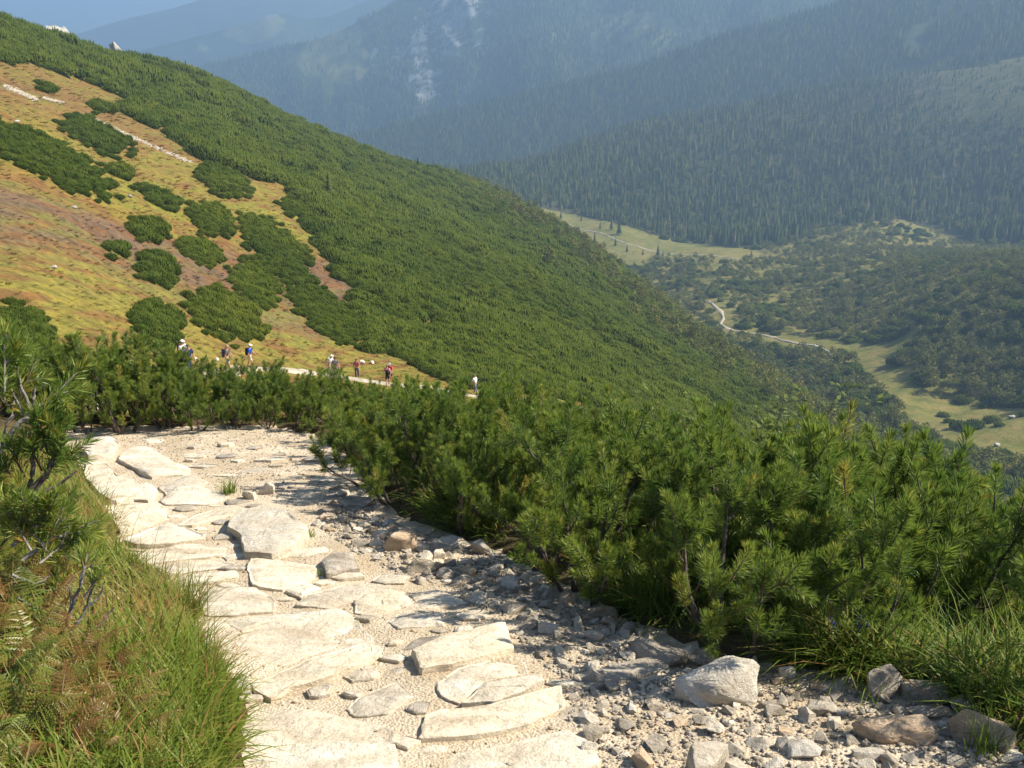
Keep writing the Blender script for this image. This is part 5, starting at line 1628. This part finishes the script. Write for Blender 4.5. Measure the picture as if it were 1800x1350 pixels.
bank_pine('dwarf_pine', 4.0, [([(40, 900), (55, 835), (62, 790), (70, 748)], .012), ([(40, 900), (75, 845), (95, 800), (105, 785)], .011), ([(55, 860), (85, 825), (100, 795)], .008), ([(20, 905), (75, 868), (115, 842), (135, 828)], .009)],
          [(70, 745, 4, -18, 0), (84, 742, 8, -16, .05), (92, 762, 10, -14, 0), (78, 770, -4, -18, 0), (104, 788, 6, -16, 0), (110, 808, 12, -8, .04), (95, 812, 6, -14, 0), (60, 800, -8, -16, 0), (30, 812, -8, -16, 0), (15, 830, -10, -12, 0)],
          'low bushy dwarf pine leaning over the trail edge under the forked one', 'pine shrub', 72, 'pine_bark', tip_len=.10)
bank_pine('dwarf_pine', 3.7, [([(40, 985), (75, 955), (100, 945), (118, 938)], .009), ([(20, 960), (60, 925), (85, 905)], .008), ([(100, 975), (112, 945), (122, 915)], .007)],
          [(118, 938, 14, -6, 0), (90, 940, 6, -14, 0), (70, 925, 2, -16, 0), (85, 905, 6, -14, 0), (105, 962, 10, -8, 0), (60, 940, -8, -10, 0), (30, 925, -8, -14, 0), (90, 1080, 4, -14, 0), (100, 1060, 8, -12, 0), (45, 905, -3, -14, 0)],
          'creeping dwarf pine twigs with small tufts among the ferns', 'pine shrub', 73)
bank_pine('dead_branch', 3.25, [([(85, 1215), (100, 1170), (112, 1135), (116, 1095), (135, 1040), (146, 1005)], .010), ([(108, 1150), (128, 1105), (150, 1070), (165, 1030)], .008), ([(112, 1140), (150, 1115), (178, 1100), (200, 1068)], .007), ([(98, 1170), (80, 1150), (70, 1130)], .005), ([(118, 1090), (125, 1060), (122, 1030)], .005), ([(150, 1070), (175, 1050), (184, 1022)], .005)],
          [(148, 1000, 3, -16, 0), (162, 1030, 8, -12, 0)], 'grey half-dead pine branch forking up out of the ferns', 'branch', 74, K=40, tip_len=.06)
bank_pine('dead_branch', 3.5, [([(20, 1010), (60, 1028), (82, 1018), (88, 1010)], .006), ([(30, 1050), (55, 1065), (70, 1070)], .005)], [], 'thin bleached twig bent over the golden fern', 'branch', 75)

# low full pines and turf on the same bank
for px, py, h, rz, lab in ((75, 985, .26, 4.2, 'tiny dwarf pine among ferns beside the bleached twig'), (-30, 1000, .42, .4, 'dwarf pine half buried in golden ferns')):
    x, y, z = (float(q[0]) for q in ng(px, py))
    place_pine(x, y, h, lab, None, int(rz * 2), rz)
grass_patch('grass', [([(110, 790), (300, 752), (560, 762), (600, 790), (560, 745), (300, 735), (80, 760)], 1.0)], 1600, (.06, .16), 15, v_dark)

# ------------------------------------------------------------------ gentians
def gentian(px, py, n, sd, label, h=.14):
    r = np.random.default_rng(sd)
    x, y, z = (float(q[0]) for q in ng(px, py))
    o = empty('gentian', (x, y, float(NH(x, y))))
    for k in range(n):
        a = r.uniform(0, 6.28); top = np.array([math.cos(a) * .06 + r.normal(0, .03), math.sin(a) * .05, h * r.uniform(.8, 1.2)])
        Vw, Fw = tubes([[(np.array([0, 0, -.01]), .0022), (top * np.array([.5, .5, .6]), .002), (top, .0018)]], 4)
        st = link('stem', mesh_np('stem', Vw, Fw, True, {'v': np.full(len(Vw), .2)}), M['grass_blade'], o)
        V, F = [], []
        m = 10
        for q, (rad, zz) in enumerate(((.003, 0), (.005, .014), (.006, .024), (.011, .030))):
            for i in range(m):
                t = 2 * math.pi * i / m; rr = rad * (1 if (q < 3 or i % 2 == 0) else .55)
                V.append((top[0] + math.cos(t) * rr, top[1] + math.sin(t) * rr, top[2] + zz))
        for q in range(3):
            for i in range(m):
                j = (i + 1) % m; F.append((q * m + i, q * m + j, (q + 1) * m + j, (q + 1) * m + i))
        link('flower', mesh_np('flower', np.array(V), F, True), M['petal_blue'], o)
    tag(o, label, 'flower')
gentian(1472, 1165, 5, 1, 'cluster of blue-violet gentians in the grass under the pine stems', .12)
gentian(1345, 1090, 3, 2, 'blue gentian bloom high between two pine stems', .38)
gentian(1440, 1110, 4, 3, 'faint blue gentians behind the pine stem', .40)

# ------------------------------------------------------------------ saplings looking over the hedge
m_, nt_, out_ = new_mat('willow_leaf'); c_ = ramp(nt_, obj_random(nt_), [(0, (.15, .19, .06)), (1, (.2, .23, .08))]); leafy(nt_, out_, c_, .4, 0.0); M['willow_leaf'] = m_
def sapling(px, py, r_, h, sd, label):
    r = np.random.default_rng(sd)
    x, y, zt = at(px, py, r_)
    z0 = zt - h
    wood, V, F = [], [], []
    for k in range(9):
        a = r.uniform(0, 6.28); p = np.array([0., 0., 0.]); d = unit([math.cos(a) * .25, math.sin(a) * .25, 1]); pl = [(p, .008)]
        L = h * r.uniform(.8, 1.0)
        for i in range(10):
            d = unit(d + r.normal(0, .09, 3)); p = p + d * L / 10; pl.append((p, .008 * (1 - i / 11)))
            if i > 4:
                for _ in range(5):
                    b = r.uniform(0, 6.28); ld = unit([math.cos(b), math.sin(b), r.uniform(-.1, .7)]); s = r.uniform(.04, .07)
                    w = unit(np.cross(ld, r.normal(size=3))) * s * .24; st = p + ld * .02 + r.normal(0, .012, 3); o_ = len(V)
                    V += [st, st + ld * s * .5 + w, st + ld * s, st + ld * s * .5 - w]; F.append((o_, o_ + 1, o_ + 2, o_ + 3))
        wood.append(pl)
    o = empty('willow_sapling', (x, y, z0))
    Vw, Fw = tubes(wood, 4); link('stems', mesh_np('stems', Vw, Fw, True), M['pine_bark'], o)
    link('leaves', mesh_np('leaves', np.array(V), F, False), M['willow_leaf'], o)
    tag(o, label, 'sapling')
def sap_h(px, py, r_):
    x, y, zt = at(px, py, r_); return max(.8, zt - float(NH(x, y)) if r_ < 9 else zt - float(HILL.z(x, y)))
sapling(1275, 690, 5.6, sap_h(1275, 708, 5.6), 1, 'thin willow sapling with pale leaves between two tall pine shoots')
sapling(1325, 696, 5.8, sap_h(1325, 716, 5.8), 2, 'sparse willow sapling just left of the tallest middle pine shoot')
sapling(1418, 650, 6.0, sap_h(1418, 668, 6.0), 3, 'tallest willow sapling, loose-leaved, above the pine hedge')

# ------------------------------------------------------------------ lower trail, valley path
def ribbon(name, pts, width, zfun, lift, mat, nacross=7, wob=.35, seed=0):
    P = np.array(pts, float)
    s = np.r_[0, np.cumsum(np.linalg.norm(np.diff(P, axis=0), axis=1))]
    u = np.linspace(0, s[-1], max(30, int(s[-1] / (width * .35))))
    C = np.stack([np.interp(u, s, P[:, k]) for k in range(2)], 1)
    for _ in range(3): C[1:-1] = (C[:-2] + 2 * C[1:-1] + C[2:]) / 4
    T = np.gradient(C, axis=0); T /= np.linalg.norm(T, axis=1)[:, None]; Nn = np.stack([-T[:, 1], T[:, 0]], 1)
    w = width * (1 + wob * (vn(u / width * .5, u * 0, seed) - .5) * 2)
    t = np.linspace(-.5, .5, nacross)
    Q = C[:, None] + Nn[:, None] * (t[None, :, None] * w[:, None, None])
    Zc = zfun(C[:, 0], C[:, 1])
    Z = zfun(Q[..., 0], Q[..., 1]); Z = .45 * Z + .55 * Zc[:, None] + lift - (np.abs(t)[None] > .49) * lift * 2.5
    Z = np.maximum(Z, zfun(Q[..., 0], Q[..., 1]) + lift * .4 - (np.abs(t)[None] > .49) * lift)
    V = np.dstack([Q, Z]).reshape(-1, 3); n = len(u)
    idx = np.arange(n * nacross).reshape(n, nacross)
    F = np.stack([idx[:-1, :-1], idx[1:, :-1], idx[1:, 1:], idx[:-1, 1:]], 2).reshape(-1, 4)
    me = mesh_np(name, V, F, True)
    o = link(name, me, mat); o['kind'] = 'structure'
    return o
m_, nt_, out_ = new_mat('path_stone'); n_ = noise(nt_, 1.6, 5, .7, position(nt_)); c_ = ramp(nt_, n_, [(.3, (.22, .17, .11)), (.5, (.38, .32, .23)), (.7, (.50, .45, .36))]); principled(nt_, out_, c_, .95, .1, bump=n_, bump_s=.8, bump_d=.2); M['path_stone'] = m_
low_path = ribbon('lower_trail', TRAIL2, 1.25, HILL.z, .12, M['path_stone'], 9, .25, 3)
for sd, path, w in ((4, [(1246, 530), (1256, 538), (1268, 548), (1272, 560), (1266, 570), (1282, 580), (1330, 588), (1364, 594)], 3.0), (5, [(1362, 594), (1395, 603), (1430, 607), (1455, 618), (1468, 630)], 2.6), (6, [(1510, 664), (1516, 676), (1511, 692)], 2.4), (9, [(1468, 630), (1490, 648), (1510, 664)], 1.8), (8, [(1000, 395), (1100, 428), (1190, 447), (1300, 456)], 2.2)):
    X, Y, Z = VAL.hit([p[0] for p in path], [p[1] for p in path], 300)
    ribbon('valley_path', np.stack([X, Y], 1), w, VAL.z, .5, M['path_stone'], 5, .5, sd)
rs = np.random.default_rng(44)
for px, py, w, lab in ((1778, 736, 5.0, 'white boulder lying in the valley meadow'), (1752, 784, 4.0, 'pale boulder on the lower meadow floor below the white one')):
    x, y, z = (float(q[0]) for q in VAL.hit(px, py, 280))
    tag(link('rock', hull_stone(int(px), 14, .6, 2, .2), M['limestone'], None, (x, y, z + .6), (0, 0, .4), w * .4), lab, 'rock')

# scree on the open slope, and scattered pale stones
def scree(paths, n, smin, smax, seed):
    r = np.random.default_rng(seed); Vs, Fs, off = [], [], 0
    lib = [hull_stone(3000 + k, 10, .55) for k in range(6)]
    lib = [(np.array([q.co for q in me.vertices]), [tuple(p.vertices) for p in me.polygons]) for me in lib]
    for (path, w, share) in paths:
        P = np.array(path, float); s = np.r_[0, np.cumsum(np.linalg.norm(np.diff(P, axis=0), axis=1))]
        m = int(n * share); u = r.uniform(0, s[-1], m)
        q = np.stack([np.interp(u, s, P[:, k]) for k in range(2)], 1) + r.normal(0, w, (m, 2)) * np.array([1, .7])
        X, Y, Z = HILL.hit(q[:, 0], q[:, 1], 40)
        for x, y, z in zip(X, Y, Z):
            if not np.isfinite(x): continue
            v, f = lib[int(r.integers(6))]; sz = r.uniform(smin, smax); a = r.uniform(0, 6.28)
            p = np.stack([v[:, 0] * math.cos(a) - v[:, 1] * math.sin(a), v[:, 0] * math.sin(a) + v[:, 1] * math.cos(a), v[:, 2]], 1) * sz + (x, y, z + sz * .2)
            Vs.append(p); Fs += [tuple(k + off for k in ff) for ff in f]; off += len(v)
    o = link('scree', mesh_np('scree', np.vstack(Vs), Fs), M['grey_stone']); o['kind'] = 'stuff'
scree([([(148, 202), (180, 216), (230, 240), (335, 286)], 2.0, .55), ([(8, 152), (35, 163), (66, 176)], 2.4, .3), ([(75, 172), (110, 181)], 1.5, .15)], 1500, .08, .30, 5)
for px, py, s, lab in ((228, 347, .55, 'pale stone on yellow grass at the tip of the thin pine patch'), (131, 366, .4, 'small pale stone on the purple-brown band'), (147, 277, .4, 'pale stone on brown turf above the long pine strip'), (95, 472, .3, 'little pale stone in the yellow grass below the purple band'), (30, 215, .5, 'pale stone on brown turf at the top of the long pine strip')):
    x, y, z = (float(q[0]) for q in HILL.hit(px, py, 40))
    tag(link('rock', hull_stone(int(px) + 5, 14, .6, 1, .2), M['limestone'], None, (x, y, z + .1), (0, 0, px), s), lab, 'rock')
for i, (px, py, s, lab) in enumerate(((382, 636, .26, 'pale boulder on the lower trail bank behind the hiker with white shorts'), (636, 640, .4, 'flat rock ledge on the bank by the hiker in pink'), (344, 634, .22, 'round pale stone beside the navy-shirted hiker'), (655, 640, .4, 'tan rock ledge above the lower trail near the hikers in red'))):
    x, y, z = (float(q[0]) for q in HILL.hit(px, py, 40))
    tag(link('rock', hull_stone(60 + i, 14, .6, 1, .2), M['white_stone'], None, (x, y, z + .15), (0, 0, px), s), lab, 'rock')

# white crags looking over the skyline
def crag(pxs, top_y, base_y, r_, sd, label):
    x0, x1 = pxs
    c = at((x0 + x1) / 2, base_y, r_); a = at(x0, base_y, r_); b = at(x1, base_y, r_); t = at((x0 + x1) / 2, top_y, r_)
    w = math.dist(a, b) / 2; h = t[2] - c[2]
    me = hull_stone(sd, 18, 1.0, 3, .28)
    o = link('crag', me, M['limestone'], None, (c[0], c[1], c[2] - h * .2), (0, 0, .3), (w * 1.05, w * .8, h * 1.15))
    tag(o, label, 'crag')
crag((58, 142), 12, 76, 470, 4101, 'white limestone crag showing above the skyline of the flank')
crag((185, 226), 62, 92, 480, 4107, 'small white crag tip on the skyline beside the larger crag')
# ------------------------------------------------------------------ hikers
CLOTH = {}
def cloth(c):
    k = tuple(c)
    if k not in CLOTH: CLOTH[k] = plain('cloth_%d' % len(CLOTH), c, .85, .12, 14)
    return CLOTH[k]
SKIN = plain('skin_tone', (.45, .25, .16), .6, .08, 20)

def skin_obj(name, verts, edges, radii, mat, parent, root=0, sub=2):
    me = bpy.data.meshes.new(name)
    me.from_pydata([tuple(v) for v in verts], edges, [])
    me.skin_vertices.new(name='') if hasattr(me.skin_vertices, 'new') else None
    o = link(name, me, mat, parent)
    md = o.modifiers.new('skin', 'SKIN')
    if not len(me.skin_vertices):
        bpy.context.view_layer.objects.active = o
    sv = me.skin_vertices[0].data
    for i, r_ in enumerate(radii):
        sv[i].radius = (r_, r_) if not hasattr(r_, '__len__') else r_
        sv[i].use_root = (i == root)
    md.use_smooth_shade = True
    sb = o.modifiers.new('sub', 'SUBSURF'); sb.levels = 1; sb.render_levels = sub
    return o

def person(px, py, r_, rz, label, shirt, legs, shorts=False, pack=None, cap=None, hair=(.06, .04, .03), stride=.22, lean=.06, h=1.74, poles=False, group=None):
    x, y, _ = at(px, py, r_)
    z = float(HILL.z(x, y)) + .10
    o = empty('person', (x, y, z), rz, h / 1.74)
    # local frame: facing +Y
    L = lean
    B = {'pel': (0, 0, .95), 'sp': (0, L * .5, 1.15), 'ch': (0, L, 1.35), 'nk': (0, L * 1.15, 1.49), 'hd0': (0, L * 1.3 + .01, 1.57), 'hd': (0, L * 1.3 + .02, 1.645), 'hd1': (0, L * 1.3 + .005, 1.70)}
    def P(k): return np.array(B[k], float)
    V = [P('pel'), P('sp'), P('ch'), P('nk'), P('hd0'), P('hd'), P('hd1')]
    E = [(0, 1), (1, 2), (2, 3), (3, 4), (4, 5), (5, 6)]
    Rr = [(.15, .11), (.14, .10), (.16, .11), .055, .075, .092, .06]
    nose = len(V); V.append(P('hd') + (0, .105, -.025)); E.append((5, nose)); Rr.append(.016)
    sh_i, leg_i = {}, {}
    for s in (-1, 1):
        sw = stride * s
        b = len(V)
        V += [P('ch') + (s * .19, 0, .05), P('ch') + (s * .25, -sw * .35 + .0, -.23), P('ch') + (s * .23, -sw * .6 + .14, -.43), P('ch') + (s * .22, -sw * .6 + .20, -.50)]
        E += [(2, b), (b, b + 1), (b + 1, b + 2), (b + 2, b + 3)]
        Rr += [.065, .045, .030, (.036, .018)]
        sh_i[s] = b
        for q, (dx, dl) in enumerate(((-.03, .075), (-.01, .085), (.01, .082), (.028, .066))):
            f = len(V); V += [V[b + 3] + (dx, .03, -.035), V[b + 3] + (dx * 1.2, .03 + .01, -.035 - dl * .5)]; E += [(b + 3, f), (f, f + 1)]; Rr += [.010, .008]
        f = len(V); V += [V[b + 3] + (-s * .035, .035, -.01), V[b + 3] + (-s * .045, .06, -.03)]; E += [(b + 3, f), (f, f + 1)]; Rr += [.011, .009]
        c = len(V)
        V += [P('pel') + (s * .09, 0, -.06), P('pel') + (s * .10, sw * .55 + .03, -.47), P('pel') + (s * .10, sw * .9 - .05, -.86), P('pel') + (s * .105, sw * .9 + .02, -.915), P('pel') + (s * .11, sw * .9 + .13, -.925)]
        E += [(0, c), (c, c + 1), (c + 1, c + 2), (c + 2, c + 3), (c + 3, c + 4)]
        Rr += [.09, .06, .042, .045, .035]
        leg_i[s] = c
    skin_obj('body', V, E, Rr, SKIN, o)
    # shirt
    sv = [V[0] + (0, 0, .03), V[1], V[2], V[2] + (0, .005, .09)]; se = [(0, 1), (1, 2), (2, 3)]; sr = [(.172, .135), (.165, .13), (.185, .14), .085]
    for s in (-1, 1):
        b = len(sv); a0, a1 = V[sh_i[s]], V[sh_i[s] + 1]
        sv += [a0, a0 + (a1 - a0) * .75]; se += [(2, b), (b, b + 1)]; sr += [.085, .066]
    skin_obj('shirt', sv, se, sr, cloth(shirt), o)
    tv = [V[0] + (0, 0, .06), V[0] + (0, 0, -.03)]; te = [(0, 1)]; tr = [(.165, .13), (.165, .13)]
    for s in (-1, 1):
        b = len(tv); c = leg_i[s]
        if shorts:
            tv += [V[c], V[c] + (V[c + 1] - V[c]) * .85]; te += [(1, b), (b, b + 1)]; tr += [.105, .088]
        else:
            tv += [V[c], V[c + 1], V[c + 2] + (0, 0, .03)]; te += [(1, b), (b, b + 1), (b + 1, b + 2)]; tr += [.105, .078, .062]
    skin_obj('shorts' if shorts else 'trousers', tv, te, tr, cloth(legs), o)
    for s in (-1, 1):
        c = leg_i[s]
        skin_obj('boot', [V[c + 2] + (0, 0, .06), V[c + 3] + (0, 0, 0), V[c + 4]], [(0, 1), (1, 2)], [.055, .058, .045], cloth((.05, .04, .035)), o, 0, 1)
    def dome(name, c, rx, ry, rz_, mat, brim=0.0, low=-.1):
        bm = bmesh.new(); bmesh.ops.create_uvsphere(bm, u_segments=14, v_segments=10, radius=1.0)
        bmesh.ops.delete(bm, geom=[v for v in bm.verts if v.co.z < low], context='VERTS')
        for v in bm.verts:
            k = 1 + (brim if v.co.z < low + .25 and v.co.y > .2 else 0)
            v.co = Vector((c[0] + v.co.x * rx, c[1] + v.co.y * ry * k, c[2] + v.co.z * rz_))
        me = bpy.data.meshes.new(name); bm.to_mesh(me); bm.free()
        for p in me.polygons: p.use_smooth = True
        return link(name, me, mat, o)
    hc_ = V[5]
    dome('hair', hc_ + (0, -.018, .012), .098, .102, .108, cloth(hair), 0, -.05)
    for s in (-1, 1):
        bm = bmesh.new(); bmesh.ops.create_icosphere(bm, subdivisions=1, radius=.011); me = bpy.data.meshes.new('eye'); bm.to_mesh(me); bm.free()
        link('eye', me, cloth((.02, .02, .02)), o, tuple(hc_ + (s * .034, .086, .004)))
    if cap:
        dome('cap', hc_ + (0, -.006, .035), .108, .114, .095, cloth(cap), .7, -.02)
    if pack:
        bm = bmesh.new(); bmesh.ops.create_cube(bm, size=1)
        for v in bm.verts:
            t = v.co.z + .5
            v.co = Vector((v.co.x * (.30 - .05 * t), -.235 + L + v.co.y * (.20 - .04 * t), 1.20 + v.co.z * .50))
        bmesh.ops.bevel(bm, geom=bm.edges[:], offset=.05, segments=3, affect='EDGES')
        me = bpy.data.meshes.new('backpack'); bm.to_mesh(me); bm.free()
        for p in me.polygons: p.use_smooth = True
        bp = link('backpack', me, cloth(pack), o)
        for s in (-1, 1):
            Vw, Fw = tubes([[(np.array([s * .10, -.16 + L, 1.42]), .018), (np.array([s * .12, L - .02, 1.50]), .02), (np.array([s * .12, .135 + L, 1.38]), .018), (np.array([s * .14, .10 + L, 1.18]), .016), (np.array([s * .15, -.12 + L, 1.08]), .014)]], 6)
            link('strap', mesh_np('strap', Vw, Fw, True), cloth(tuple(.6 * q for q in pack)), bp)
    if poles:
        b = sh_i[1]
        top = V[b + 3] + (0, .03, 0); Vw, Fw = tubes([[(top, .012), (np.array([top[0] + .02, top[1] + .22, .0]), .008)]], 6)
        tag(link('trekking_pole', mesh_np('trekking_pole', Vw + np.array((0, 0, 0)), Fw, True), cloth((.55, .35, .3)), o))
    tag(o, label, 'person', group)
    return o
RT = R(-90)   # facing right in the picture
person(62, 742, 32, R(-60), 'hiker in white shirt and cap with rust red trousers behind the bare-branched pine', (.7, .7, .72), (.35, .08, .04), cap=(.7, .66, .6))
person(324, 648, 55, R(-115), 'hiker in white shirt and white cap with dark backpack behind the navy-shirted one', (.75, .74, .74), (.06, .08, .16), pack=(.10, .02, .02), cap=(.8, .8, .8))
person(334, 650, 53.5, R(-140), 'hiker in navy T-shirt with trekking pole, dark hair, bare arms', (.02, .03, .10), (.08, .10, .18), poles=True)
person(401, 650, 60, RT, 'fair-haired hiker in grey-brown T-shirt with blue-grey backpack and white shorts', (.16, .13, .12), (.7, .68, .64), shorts=True, pack=(.06, .07, .13), hair=(.35, .24, .15))
person(441, 646, 68, RT, 'hiker in bright blue T-shirt and white cap with navy backpack', (.02, .12, .65), (.62, .55, .45), shorts=True, pack=(.01, .015, .07), cap=(.75, .72, .66))
person(580, 657, 79, R(-110), 'hiker in white shirt and white hat with pack, bending beside a dark-haired one', (.75, .73, .70), (.30, .30, .32), pack=(.7, .68, .64), cap=(.8, .78, .72), lean=.2)
person(590, 658, 78, R(-150), 'dark-haired hiker in dark vest beside the bending hiker in white', (.10, .10, .12), (.16, .17, .20), hair=(.05, .02, .015), stride=.3)
person(628, 664, 80, R(-170), 'hiker in pink-red top with black backpack low on the trail', (.50, .12, .12), (.05, .05, .06), pack=(.015, .012, .015), hair=(.10, .03, .02))
person(687, 672, 80, R(160), 'hiker in red shirt and grey cap with red pack behind the one in pink', (.62, .04, .05), (.03, .03, .035), shorts=True, cap=(.32, .36, .42), pack=(.25, .01, .03))
person(682, 681, 75, R(10), 'hiker in pink shirt and black shorts with black backpack before the red-shirted one', (.65, .24, .26), (.012, .012, .014), shorts=True, pack=(.012, .012, .015), hair=(.15, .09, .06))
person(836, 697, 80, R(60), 'hiker in bright white shirt half hidden beyond the tall pine tips', (.85, .85, .88), (.2, .2, .25), hair=(.2, .12, .08))
person(897, 703, 84, R(-30), 'hiker in pale pink shirt glimpsed behind the split pine top', (.60, .40, .38), (.2, .2, .2), hair=(.08, .05, .04))
